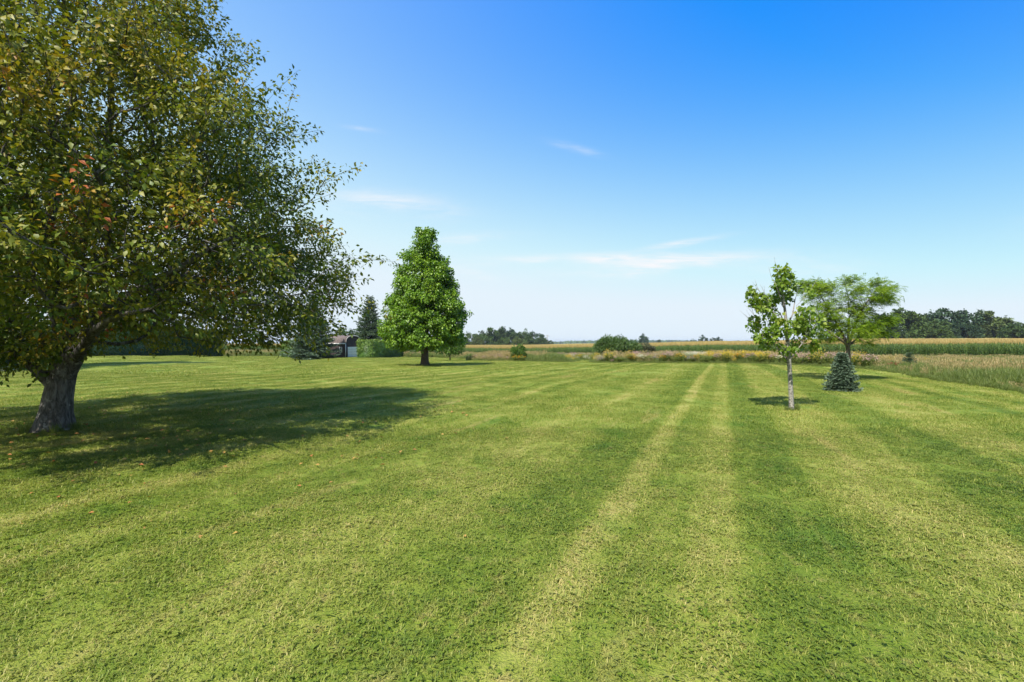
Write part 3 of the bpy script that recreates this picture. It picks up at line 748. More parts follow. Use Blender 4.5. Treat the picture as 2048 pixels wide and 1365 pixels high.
def build_maple():
    x, y, z = at(850, 36)
    k = 36 / F
    prof = [(1.6, 2.2), (2.0, 2.75), (2.9, 2.95), (4.2, 2.85), (5.2, 2.55), (6.4, 2.15), (7.6, 1.8), (9.0, 1.4), (10.0, .9), (10.8, .25)]
    t = thing('maple_tree', 'tall bright green conical maple standing alone in the middle of lawn', 'tree', (x, y, z))
    B = [(np.array([0, 0, -.1]), -1, .46), (np.array([0, 0, .18]), 0, .33), (np.array([0, 0, .8]), 1, .27), (np.array([0, 0, 1.6]), 2, .25)]
    for i in range(1, 12): B.append((np.array([RNG.normal(0, .05), RNG.normal(0, .05), 1.6 + i * .75]), len(B) - 1, .25 * (1 - i / 12.5)))
    free = np.ones(len(B), bool); free[:3] = False
    # drooping tiers: leaf masses hang from clumps set round the trunk
    cent = profile_points(340, prof, shell=.75)
    cent = cent[~((np.hypot(cent[:, 0], cent[:, 1]) > 1.5) & (np.sin(cent[:, 2] * 2.9 + np.arctan2(cent[:, 1], cent[:, 0]) * 2) < -.75))]
    T = cent[RNG.integers(0, len(cent), 1900)] + RNG.normal(0, 1, (1900, 3)) * np.array([.30, .30, .19])
    T[:, 2] = np.maximum(T[:, 2], 1.5)
    P, par, tips, cnt, R = grow(B, T, alpha=.45, seg=.5, jit=.06, arch=.14, r0=.008, rexp=.42, free=free)
    g = Geo(); skeleton(g, P, par, cnt, R, rough=.07, big=.06)
    link('trunk', g.mesh('maple_trunk', [M['maple_bark']], smooth=True), t)
    g = Geo()
    shoots(g, P, par, tips, 42, ext=.22, spread=.2, L=.155, W=.125, droop=.75, outw=.5, axis=np.array([0, 0, 3.]), tris=2, curl=.3, upbias=.9)
    link('crown', g.mesh('maple_crown', [M['maple_leaf']]), t)

def blob_targets(blobs, bx, by, bz, dflt):
    T = []
    for px, py, r, n in blobs:
        rr = r / F * by
        p = rand_dirs(n) * (rr * RNG.random((n, 1)) ** .4)
        c = np.array([px_x(px, by) - bx, RNG.normal(0, dflt), zat(py, by) - bz])
        T.append(p * np.array([1, 1.1, 1]) + c)
    return np.concatenate(T)

def build_sapling():
    d = 11.37; x, y, z = at(1583, d)
    t = thing('linden_sapling', 'young sparse tree with pale speckled trunk on the lawn, nearest of the right trees', 'tree', (x, y, z))
    def q(px, py, dy=0.0): return np.array([px_x(px, d + dy) - x, dy, zat(py, d + dy) - z])
    B = [(q(1583, 826), -1, .07), (q(1583, 812), 0, .056), (q(1581, 770), 1, .053), (q(1578, 722), 2, .048), (q(1576, 690), 3, .043), (q(1573, 655), 4, .04), (q(1570, 620), 5, .03), (q(1565, 585), 6, .02), (q(1561, 548), 7, .012)]
    def limb(st, pts):
        pr = st
        for p, r in pts: B.append((p, pr, r)); pr = len(B) - 1
    limb(3, [(q(1565, 710, .05), .018), (q(1550, 690, .1), .014), (q(1530, 668, .2), .009)])
    limb(3, [(q(1590, 706, -.1), .018), (q(1604, 688, -.2), .014), (q(1622, 664, -.2), .01), (q(1640, 640, -.2), .007)])
    limb(5, [(q(1562, 630, .2), .016), (q(1545, 612, .3), .011), (q(1518, 598, .35), .008)])
    limb(5, [(q(1585, 630, .1), .018), (q(1590, 600, .2), .013), (q(1598, 570, .2), .008)])
    limb(6, [(q(1562, 600, -.2), .014), (q(1552, 570, -.3), .009)])
    blobs = [(1559, 548, 16, 16), (1572, 565, 18, 18), (1552, 572, 14, 12), (1585, 568, 11, 7), (1566, 592, 17, 14), (1592, 590, 13, 9), (1603, 586, 10, 5), (1508, 590, 18, 18), (1526, 602, 13, 11), (1518, 622, 13, 10),
             (1540, 608, 15, 11), (1560, 620, 14, 8), (1522, 645, 17, 15), (1543, 640, 15, 11), (1560, 655, 18, 16), (1530, 668, 17, 15), (1515, 678, 13, 9), (1548, 680, 18, 15), (1580, 660, 15, 10), (1601, 640, 16, 12),
             (1618, 652, 15, 12), (1605, 672, 17, 14), (1630, 640, 13, 8), (1634, 616, 10, 6), (1640, 668, 13, 8), (1595, 692, 14, 9), (1578, 704, 9, 5), (1560, 700, 12, 7), (1622, 690, 12, 7), (1585, 628, 10, 5)]
    T = blob_targets(blobs, x, d, z, .22)
    free = np.ones(len(B), bool); free[:3] = False
    P, par, tips, cnt, R = grow(B, T, alpha=.55, seg=.25, jit=.08, arch=.05, r0=.0032, rexp=.36, free=free)
    g = Geo(); skeleton(g, P, par, cnt, R, rough=.05, big=.03)
    # bare upright twigs
    for _ in range(46):
        k = RNG.integers(5, len(P)); a = P[k]
        if a[2] < 1.3: continue
        dr = norm(np.array([a[0] * .6 + RNG.normal(0, .3), RNG.normal(0, .3), 1.0]))
        l = .2 + .35 * RNG.random()
        tube(g, np.stack([a, a + dr * l * .5 + RNG.normal(0, .02, 3), a + dr * l]), np.array([.006, .0045, .002]), 3, cap=False)
    link('trunk', g.mesh('linden_trunk', [M['pale_bark']], smooth=True), t)
    g = Geo()
    shoots(g, P, par, tips, 9, smin=1.6, ext=.06, spread=.07, L=.092, W=.078, droop=.7, outw=.3, axis=np.array([0, 0, 1.5]), tris=4, curl=.2, upbias=.6)
    link('crown', g.mesh('linden_crown', [M['linden_leaf']]), t)

def build_locust():
    d = 20.0; x, y, z = at(1697, d)
    t = thing('locust_tree', 'small flat-topped feathery honey locust behind the little blue spruce', 'tree', (x, y, z))
    def q(px, py, dy=0.0): return np.array([px_x(px, d + dy) - x, dy, zat(py, d + dy) - z])
    B = [(q(1697, 768), -1, .115), (q(1697, 755), 0, .095), (q(1697, 715), 1, .085), (q(1696, 692), 2, .085)]
    def limb(st, pts):
        pr = st
        for p, r in pts: B.append((p, pr, r)); pr = len(B) - 1
    limb(3, [(q(1688, 675, .1), .06), (q(1672, 645, .3), .045), (q(1655, 615, .5), .03), (q(1640, 590, .6), .015)])
    limb(3, [(q(1703, 672, -.1), .06), (q(1712, 645, -.2), .045), (q(1728, 612, -.3), .03), (q(1745, 590, -.4), .015)])
    limb(3, [(q(1697, 665, .3), .05), (q(1698, 630, .6), .035), (q(1696, 595, .6), .02), (q(1690, 570, .5), .012)])
    limb(3, [(q(1712, 680, .5), .04), (q(1740, 660, .9), .03), (q(1770, 640, 1.0), .015)])
    limb(3, [(q(1684, 682, -.6), .04), (q(1660, 665, -1.0), .03), (q(1640, 650, -1.2), .015)])
    blobs = [(1640, 568, 15, 16), (1655, 582, 16, 15), (1632, 592, 16, 14), (1664, 562, 11, 9), (1690, 568, 18, 18), (1704, 562, 14, 12), (1700, 590, 18, 16), (1735, 578, 16, 15), (1752, 572, 13, 11), (1765, 578, 10, 7), (1724, 598, 18, 16),
             (1752, 598, 16, 12), (1772, 600, 12, 8), (1784, 594, 7, 4), (1665, 605, 17, 14), (1640, 625, 18, 14), (1625, 640, 13, 9), (1675, 625, 18, 14), (1705, 620, 20, 18), (1735, 622, 19, 16), (1712, 645, 22, 20), (1690, 650, 18, 15), (1740, 648, 18, 15),
             (1765, 645, 16, 12), (1785, 640, 10, 6), (1660, 655, 20, 16), (1640, 665, 16, 12), (1690, 670, 15, 10), (1725, 668, 17, 13), (1750, 668, 14, 9), (1670, 678, 12, 7), (1735, 682, 9, 5), (1655, 640, 16, 10)]
    T = blob_targets(blobs, x, d, z, .6)
    free = np.ones(len(B), bool); free[:3] = False
    P, par, tips, cnt, R = grow(B, T, alpha=.4, seg=.35, jit=.08, arch=.06, r0=.0045, rexp=.4, free=free)
    g = Geo(); skeleton(g, P, par, cnt, R, rough=.06, big=.04)
    link('trunk', g.mesh('locust_trunk', [M['locust_bark']], smooth=True), t)
    # feathery compound leaves: a rachis with leaflet pairs
    g = Geo()
    per = 13; n = len(tips) * per; ti = np.repeat(tips, per)
    pos = P[ti] + RNG.normal(0, 1, (n, 3)) * np.array([.17, .17, .06])
    tr = np.repeat(RNG.random(len(tips)), per)
    rad = P[ti] - np.array([0, 0, 1.6]); rad[:, 2] *= .3
    D = norm(norm(rad) * .8 + rand_dirs(n) * .8 + np.array([0, 0, -.1])); S = norm(np.cross(D, np.tile([0, 0, 1.], (n, 1)) + rand_dirs(n) * .3))
    for k in range(7):
        f = .02 + .032 * k
        c = pos + D * f + np.array([0, 0, -1.]) * (f * f * 1.6)
        for sg in (-1, 1):
            leaves(g, c, S * sg + D * .35, np.tile([0, 0, 1.], (n, 1)) + .5 * rand_dirs(n),   .068, .027, rnd=np.clip(.7 * tr + .3 * RNG.random(n), 0, 1), tris=2, curl=.15)
    link('crown', g.mesh('locust_crown', [M['locust_leaf']]), t)

# ---------------------------------------------------------------- conifers
def conifer(name, label, loc, H, Rb, mat, whorl=.32, z0=.1, nbr=11, cat='tree', group=None, needle=.13, up=.15, tw=.5, shape=1.0, dens=1.0, tr=None, irregular=.12):
    t = thing(name, label, cat, loc, 0, group)
    g = Geo(); tr = tr or H * .014
    tube(g, np.array([[0, 0, -.1], [0, 0, H * .5], [0, 0, H]]), np.array([tr, tr * .6, .004]), 7)
    g2 = Geo(); z = z0
    BP, BD, BS, BU, BL = [], [], [], [], []
    while z < H * .985:
        f = (z - z0) / (H - z0)
        L = Rb * (1 - f) ** shape + .02 * H
        if f < .06: L *= .85
        nb = max(4, int(nbr * (0.55 + .45 * (1 - f))))
        a0 = RNG.random() * 6.28
        for k in range(nb):
            a = a0 + k / nb * 6.283 + RNG.normal(0, .15)
            l = L * (1 + RNG.normal(0, irregular)); l = max(l, .05)
            zz = z + RNG.normal(0, whorl * .3)
            out = np.array([math.cos(a), math.sin(a), 0])
            slope = .55 * f - .10 + up * .3
            pts = []
            for s in np.linspace(0, 1, 6):
                pts.append(out * l * s + np.array([0, 0, zz + l * (slope * s - .30 * s * (1 - .25 * f) + .24 * s ** 3)]))
            pts = np.array(pts); tube(g, pts, np.linspace(max(.012, l * .012), .003, 6), 3, cap=False)
            # side twigs in a flat, drooping fan
            m = max(3, int(l / (.11 + .012 * H) * 2.2 * dens))
            ss = np.linspace(.12, 1.0, m)
            cp = np.stack([np.interp(ss, np.linspace(0, 1, 6), pts[:, c]) for c in range(3)], 1)
            side = np.array([-math.sin(a), math.cos(a), 0])
            for q_, s in enumerate(ss):
                for sg in (-1, 1):
                    wl = tw * l * (.28 + .5 * (1 - s)) * (.8 + .4 * RNG.random())
                    wl = min(max(wl, .06 * H ** .5), .55 * H ** .3)
                    dr = norm(side * sg * (1 if s < .97 else .25) + out * .75 + np.array([0, 0, -.06 + .1 * RNG.normal()]))
                    BP.append(cp[q_]); BD.append(dr); BL.append(wl)
        z += whorl * (1.0 - .45 * f) * (.85 + .3 * RNG.random())
    BP = np.array(BP); BD = np.array(BD); BL = np.array(BL); n = len(BP)
    link('trunk', g.mesh(name + '_trunk', [M['wood']], smooth=True), t)
    k = 8 if H < 2 else 6
    ti = np.repeat(np.arange(n), k); s = RNG.random(n * k)
    pos = BP[ti] + BD[ti] * (BL[ti] * s)[:, None]
    D = norm(BD[ti] + rand_dirs(n * k) * .55 + np.array([0, 0, .1]))
    ln = np.minimum(needle * (.7 + .6 * RNG.random(n * k)), BL[ti] * 1.1)
    rnd = np.clip(.25 + .35 * s + .4 * RNG.random(n * k), 0, 1)
    leaves(g2, pos, D, rand_dirs(n * k) + np.array([0, 0, .8]), ln, ln * .36, fold=.25, curl=-.05, rnd=rnd, tris=2)
    link('crown', g2.mesh(name + '_crown', [mat]), t)
    return t

# ---------------------------------------------------------------- hedges, shed, shrubs
def hedge(name, label, corner, length, width, height, mat, leaf=.1, n=22000, turn=0, bump=.12):
    """corner: nearest ground corner; runs along U, its width towards -NN"""
    t = thing(name, label, 'hedge', corner)
    ca, sa = math.cos(math.radians(turn)), math.sin(math.radians(turn))
    u = np.array([U[0] * ca + U[1] * sa, U[1] * ca - U[0] * sa, 0]); u = np.array([U[0] * ca - U[1] * sa, U[0] * sa + U[1] * ca, 0]) if turn else u
    v = np.array([-u[1], u[0], 0]); zz = np.array([0, 0, 1.])
    bz = corner[2]
    # closed inner body
    g = Geo(); a = 24; b = 6; c = 9
    def shell(s, r, q):      # s 0..length, r 0..width, q 0..height -> local point
        p = u * s[..., None] + v * r[..., None]
        gx = ground_z(corner[0] + p[..., 0], corner[1] + p[..., 1]) - bz
        p[..., 2] = gx + q
        return p
    ins = .1
    X = np.array([[i, j, k] for i in (ins, length - ins) for j in (ins, width - ins) for k in (-.1, height - ins * 1.6)])
    g.add(shell(X[:, 0], X[:, 1], X[:, 2]), np.array([[0, 1, 3, 2], [4, 6, 7, 5], [0, 4, 5, 1], [2, 3, 7, 6], [1, 5, 7, 3]]), .05)
    areas = np.array([length * height, length * height, width * height, width * height, length * width])
    pick = RNG.choice(5, n, p=areas / areas.sum())
    s = RNG.random(n) * length; r = RNG.random(n) * width; q = RNG.random(n) * height
    nr = np.zeros((n, 3))
    dep = RNG.random(n) ** 1.5 * .18
    m = pick == 0; r[m] = dep[m]; nr[m] = -v
    m = pick == 1; r[m] = width - dep[m]; nr[m] = v
    m = pick == 2; s[m] = dep[m]; nr[m] = -u
    m = pick == 3; s[m] = length - dep[m]; nr[m] = u
    m = pick == 4; q[m] = height - dep[m]; nr[m] = zz
    wob = bump * (np.sin(s * 2.1 + q * 1.7) * np.sin(q * 2.6 + r * 2.0 + s * .7) + .4 * RNG.normal(size=n) * .6)
    P = shell(s, r, q) + nr * wob[:, None]
    P[:, 2] = np.where(q > height - .35, P[:, 2] - .10 * ((q - height + .35) / .35) ** 2 * (pick != 4), P[:, 2])
    D = norm(nr * .55 + rand_dirs(n) * .8 + zz * .35)
    L = leaf * (.6 + .8 * RNG.random(n))
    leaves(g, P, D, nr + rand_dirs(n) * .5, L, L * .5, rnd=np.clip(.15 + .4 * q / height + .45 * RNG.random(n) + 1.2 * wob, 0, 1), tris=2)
    link('foliage', g.mesh(name + '_foliage', [mat]), t)
    return t

def build_shed():
    d = 74.0; x = px_x(691.5, d); y = d
    z = gz(x, y) - .03
    t = thing('garden_shed', 'dark brown bow-roofed shed with white roll-up door beside the hedge', 'shed', (x, y, z))
    W, He, Hp, Ln = 3.1, 2.4, 3.6, 6.0
    brown = plain_mat('shed_siding_brown', (.042, .032, .032), .7, .2, .18, 3.0)
    shingle, tn = new_mat('shed_shingles')
    tc = tn.node('ShaderNodeTexCoord')
    br = tn.node('ShaderNodeTexBrick', {'Vector': tc.outputs['Object'], 'Scale': 2.2, 'Color1': (.13, .105, .10, 1), 'Color2': (.17, .135, .125, 1), 'Mortar': (.08, .065, .065, 1), 'Mortar Size': .03})
    p = tn.node('ShaderNodeBsdfPrincipled', {'Base Color': br.outputs[0], 'Roughness': .9, 'Specular IOR Level': .15}); tn.node('ShaderNodeOutputMaterial', {0: p.outputs[0]})
    trim = plain_mat('shed_grey_trim', (.42, .40, .39), .6, .2, .05, 2.0)
    white = plain_mat('shed_white_trim', (.66, .66, .65), .5, .3, .05, 2.0)
    glass = plain_mat('shed_window_glass', (.03, .035, .04), .08, .6, .05, 2.0)
    u = np.array([U[0], U[1], 0]); v = np.array([-NN[0], -NN[1], 0]); zz = np.array([0, 0, 1.])
    AX = np.stack([u, v, zz])
    def L(a, b, c): return u * a + v * b + zz * c
    # gable outline: bowed arch
    th = np.linspace(0, 1, 11)
    arch = [(W * .5 - W * .5 * math.cos(math.pi * s), He + (Hp - He) * math.sin(math.pi * s) ** .62) for s in th]
    out = [(0, 0)] + arch + [(W, 0)]
    n = len(out)
    g = Geo()
    V = [L(a, b, c) for b in (0, Ln) for a, c in out]
    walls = [np.array([list(range(n))]), np.array([list(range(2 * n - 1, n - 1, -1))])]
    g.add(V, walls + [np.array([[n, 0, 1, n + 1], [n - 1, 2 * n - 1, 2 * n - 2, n - 2]])])
    # clapboards stand proud one by one on the long wall and the gable
    wo = link('wall', g.mesh('shed_wall', [brown]), t)
    gb = Geo(); gb.box((0, 0, 0), (1, 1, 1)); bm = gb.mesh('shed_board', [brown])
    k = 0
    def piece(name, me, parent, ctr, size):
        o = link(name, me, parent); o.matrix_local = Matrix(((u[0] * size[0], v[0] * size[1], 0, ctr[0]), (u[1] * size[0], v[1] * size[1], 0, ctr[1]), (0, 0, size[2], ctr[2]), (0, 0, 0, 1)))
        return o
    for i in range(12):
        piece('siding_board', bm, wo, L(-.012, Ln / 2, .1 + i * .2), (.03, Ln - .1, .185 - .0005 * i))
    # roof skin with overhang
    g = Geo(); ov = .18
    ra = []
    for s in np.linspace(-.03, 1.03, 15):
        ss = min(max(s, 0), 1)
        a = W * .5 - (W * .5 + .12) * math.cos(math.pi * ss); c = He - .03 + (Hp - He) * math.sin(math.pi * ss) ** .62
        if s < 0: a -= .05; c -= .1
        if s > 1: a += .05; c -= .1
        ra.append((a, c))
    m = len(ra); RV = []
    for up in (.03, .11):
        for b in (-ov, Ln + ov):
            RV += [L(a, b, c + up) for a, c in ra]
    RV = np.array(RV); i = np.arange(m - 1)
    top = np.stack([2 * m + i, 2 * m + i + 1, 3 * m + i + 1, 3 * m + i], 1); bot = np.stack([i, m + i, m + i + 1, i + 1], 1)
    f1 = np.stack([i, i + 1, 2 * m + i + 1, 2 * m + i], 1); f2 = np.stack([m + i, 3 * m + i, 3 * m + i + 1, m + i + 1], 1)
    g.add(RV, [top, bot, f1, f2, np.array([[0, 2 * m, 3 * m, m], [m - 1, 2 * m - 1, 4 * m - 1, 3 * m - 1]])])
    ro = link('roof', g.mesh('shed_roof', [shingle]), t)
    # white fascia on the gable and eave
    g = Geo()
    for (a0, c0), (a1, c1) in zip(ra[:-1], ra[1:]):
        V = [L(a0, -ov - .03, c0 - .02), L(a1, -ov - .03, c1 - .02), L(a1, -ov - .03, c1 + .08), L(a0, -ov - .03, c0 + .08), L(a0, -ov - .003, c0 - .02), L(a1, -ov - .003, c1 - .02), L(a1, -ov - .003, c1 + .10), L(a0, -ov - .003, c0 + .10)]
        g.add(V, np.array([[0, 1, 2, 3], [5, 4, 7, 6], [0, 4, 5, 1], [3, 2, 6, 7]]))
    link('fascia', g.mesh('shed_fascia', [trim]), ro)
    g = Geo(); g.box(L(-.24, Ln / 2, He - .1), (.03, Ln + .3, .16), ax=AX); link('eave_trim', g.mesh('shed_eave', [white]), ro)
    g = Geo(); g.box(L(-.035, -.02, He / 2 - .05), (.07, .07, He - .1), ax=AX); link('corner_trim', g.mesh('shed_corner', [white]), t)
    # roll-up door of panels
    a0, a1, h = .38, 2.62, 1.72
    do = thing_part = link('door', None, t)
    gp = Geo(); gp.box((0, 0, 0), (1, 1, 1)); pm = gp.mesh('shed_door_panel', [white])
    for i in range(4):
        piece('door_panel', pm, do, L((a0 + a1) / 2, -.03, .05 + (i + .5) * h / 4), (a1 - a0, .06, h / 4 - .018))
    g = Geo()
    for aa, w_ in ((a0 - .06, .1), (a1 + .06, .1)): g.box(L(aa, -.035, h / 2 + .03), (w_, .075, h + .02), ax=AX)
    g.box(L((a0 + a1) / 2, -.036, h + .13), (a1 - a0 + .22, .078, .12), ax=AX)
    link('door_frame', g.mesh('shed_door_frame', [brown]), do)
    # window in the long wall
    wn = link('window', None, t)
    g = Geo(); g.box(L(-.045, 1.05, 1.3), (.02, .42, .72), ax=AX); link('pane', g.mesh('shed_pane', [glass]), wn)
    g = Geo()
    for b, c, sb, sc_ in ((1.05, .9, .58, .08), (1.05, 1.7, .58, .08), (.80, 1.3, .08, .72), (1.30, 1.3, .08, .72)): g.box(L(-.055, b, c), (.06, sb, sc_), ax=AX)
    link('window_frame', g.mesh('shed_window_frame', [white]), wn)

# ---------------------------------------------------------------- corn
def corn_mesh(name, H=2.45, simple=False, dx=0, dy=0, g=None):
    own = g is None
    g = g or Geo(); o = np.array([dx, dy, 0.])
    h = H * (.93 + .14 * RNG.random())
    tube(g, np.array([o, o + [RNG.normal(0, .03), RNG.normal(0, .03), h * .9]]), np.array([.014, .006]), 3, rnd=.35, cap=False)
    nl = 5 if simple else 11
    a0 = RNG.random() * 6.28
    for i in range(nl):
        a = a0 + i * math.pi + RNG.normal(0, .35)
        z = h * ((.5 if simple else .12) + (.40 if simple else .76) * i / nl)
        L = (.75 - .25 * abs(i / nl - .5)) * (.8 + .4 * RNG.random())
        out = np.array([math.cos(a), math.sin(a), 0]); sd = np.array([-math.sin(a), math.cos(a), 0]) * .038
        m = 3 if simple else 5
        pts = []
        for s in np.linspace(0, 1, m):
            c = o + out * L * (s * .8) + np.array([0, 0, z + L * (.95 * s - 1.25 * s * s)])
            w_ = max(.08, 1 - s ** 2 * .95)
            pts += [c - sd * w_, c + sd * w_]
        q = np.array([[2 * k, 2 * k + 1, 2 * k + 3, 2 * k + 2] for k in range(m - 1)])
        g.add(np.array(pts), q, np.clip(.25 + .35 * i / nl + .4 * RNG.random(), 0, 1))
    top = o + np.array([0, 0, h * .88])
    for k in range(4 if simple else 7):
        a = RNG.random() * 6.28; tl = .3 + .12 * RNG.random(); sp = .28 if k else 0
        e = top + np.array([math.cos(a) * sp * tl, math.sin(a) * sp * tl, tl])
        sd = np.array([-math.sin(a), math.cos(a), 0]) * .012
        g.add(np.array([top - sd * .6, top + sd * .6, e + sd, e - sd]), np.array([[0, 1, 2, 3]]), RNG.random(), mat=1)
    return g.mesh(name, [M['corn_leaf'], M['tassel']]) if own else None

def corn_tile(name, size, n):
    g = Geo()
    for _ in range(n): corn_mesh('', simple=True, dx=(RNG.random() - .5) * size, dy=(RNG.random() - .5) * size, g=g)
    return g.mesh(name, [M['corn_leaf'], M['tassel']])

ROW_D = np.array([-.909, .416])                     # along the corn rows
ROW_O = np.array([68.6, 61.0])                      # a point of the front row
ROW_N = np.array([.416, .909])                      # into the field
def build_corn():
    full = [corn_mesh('corn_%d' % i) for i in range(8)]
    # the front-row plants that show largest, one by one
    cnt = 0
    s = -5.0
    while cnt < 300 and s < 60:
        p = ROW_O + ROW_D * s + ROW_N * RNG.normal(0, .05)
        o = link('corn_plant', full[RNG.integers(0, 8)], loc=(p[0], p[1], gz(*p)))
        o.rotation_euler = (0, 0, RNG.random() * 6.28); k = .92 + .14 * RNG.random(); o.scale = (k, k, k)
        setp(o, 'tall green corn plant with tan tassel in the front row of the field', 'corn plant', 'corn plants along the front row of the cornfield')
        s += .19 + .03 * RNG.random(); cnt += 1
    s_end = s
    tiles = [corn_tile('corn_tile_%d' % i, 3.2, 46) for i in range(4)]
    P, I = [], []
    def row(off, s0, s1, step):
        ss = np.arange(s0, s1, step) + RNG.normal(0, .04, len(np.arange(s0, s1, step)))
        q = ROW_O[None] + ROW_D[None] * ss[:, None] + ROW_N[None] * (off + RNG.normal(0, .05, len(ss)))[:, None]
        k = np.abs(q[:, 0]) < q[:, 1] * 1.25 + 2
        P.append(q[k]); I.append(RNG.integers(0, 8, k.sum()))
    row(0, s_end, 165, .2)
    for r in range(1, 6): row(r * .76, -30, 165, .21)
    nfull = sum(len(p) for p in P)
    # behind the first rows only the tops show: blocks of plants
    step = 2.6
    for off in np.arange(5.4, 105, step):
        ss = np.arange(-80, 260, step)
        q = ROW_O[None] + ROW_D[None] * ss[:, None] + ROW_N[None] * off + RNG.normal(0, .2, (len(ss), 2))
        k = np.abs(q[:, 0]) < q[:, 1] * 1.2 + 3
        P.append(q[k]); I.append(8 + RNG.integers(0, 4, k.sum()))
    P = np.concatenate(P); I = np.concatenate(I)
    pts = np.concatenate([P, ground_z(P[:, 0], P[:, 1])[:, None]], 1)
    rot = np.where(I < 8, RNG.random(len(P)) * 6.283, math.atan2(ROW_D[1], ROW_D[0]) + RNG.integers(0, 4, len(P)) * math.pi / 2)
    setp(scatter('corn_rows', pts, rot, .94 + .12 * RNG.random(len(P)), I, full + tiles, kind='stuff'), 'dense green corn with tan tassels filling the field behind the front row', 'corn')
    # the far field reads as one tasselled sheet
    m, t = new_mat('far_corn_tassels')
    g_ = t.node('ShaderNodeNewGeometry')
    n1 = t.node('ShaderNodeTexNoise', {'Vector': g_.outputs['Position'], 'Scale': .9, 'Detail': 5.0, 'Roughness': .7})
    n2 = t.node('ShaderNodeTexNoise', {'Vector': g_.outputs['Position'], 'Scale': .035, 'Detail': 3.0})
    c = t.ramp(t.math('ADD', t.math('MULTIPLY', n1.outputs[0], .6), t.math('MULTIPLY', n2.outputs[0], .4)), [(.34, (.17, .18, .055)), (.5, (.36, .295, .12)), (.66, (.50, .38, .17))])
    p = t.node('ShaderNodeBsdfPrincipled', {'Base Color': c, 'Roughness': .9, 'Specular IOR Level': .05}); t.node('ShaderNodeOutputMaterial', {0: p.outputs[0]})
    offs = np.concatenate([np.arange(98, 160, .9), np.geomspace(160, 520, 120)])
    ss = np.arange(-330, 420, 2.2)
    S, O = np.meshgrid(ss, offs, indexing='ij')
    X = ROW_O[0] + ROW_D[0] * S + ROW_N[0] * O; Y = ROW_O[1] + ROW_D[1] * S + ROW_N[1] * O
    Z = ground_z(X, Y) + 2.1 + .22 * RNG.random(X.shape); Z[:, 0] -= 2.0
    idx = np.arange(X.size).reshape(X.shape)
    ok = ((Y > 40) & (np.abs(X) < Y * 1.35 + 20))[:-1, :-1]
    q = np.stack([idx[:-1, :-1], idx[:-1, 1:], idx[1:, 1:], idx[1:, :-1]], -1)[ok]
    used = np.unique(q); rm = np.full(X.size, -1); rm[used] = np.arange(len(used))
    link('far_corn', make_mesh('far_corn', np.stack([X.ravel(), Y.ravel(), Z.ravel()], 1)[used], [rm[q]], [m]), kind='stuff', label='far part of the cornfield seen as one tan sheet of tassels', cat='corn')

# ---------------------------------------------------------------- meadow and flower border
def blade_fan(g, n, h, spread, lean, w0, mat=0, rlo=0, rhi=1, seed=None, top_mat=None, heads=0, head_l=.14):
    a = RNG.random(n) * 6.283; r = spread * np.sqrt(RNG.random(n))
    p = np.stack([r * np.cos(a), r * np.sin(a), np.zeros(n)], 1)
    az = RNG.random(n) * 6.283; ln = lean * RNG.random(n); hh = h * (.6 + .5 * RNG.random(n))
    dr = np.stack([np.cos(az) * ln, np.sin(az) * ln, np.ones(n)], 1)
    mid = p + dr * (hh * .6)[:, None] * np.array([.6, .6, 1]); tip = p + dr * hh[:, None] * np.array([1.2, 1.2, 1])
    sd = np.stack([-np.sin(az), np.cos(az), np.zeros(n)], 1) * w0 * .5
    V = np.stack([p - sd, p + sd, mid + sd, mid - sd, tip], 1).reshape(-1, 3); i = np.arange(n)[:, None] * 5
    g.add(V, [i + np.array([[0, 1, 2, 3]]), i + np.array([[3, 2, 4]])], np.repeat(rlo + (rhi - rlo) * RNG.random(n), 5), mat)
    if heads and top_mat is not None:
        k = RNG.choice(n, min(heads, n), replace=False)
        leaves(g, tip[k] - np.array([0, 0, head_l * .3]), dr[k], rand_dirs(len(k)), head_l, head_l * .22, mat=top_mat, tris=2, curl=.1)
    return tip

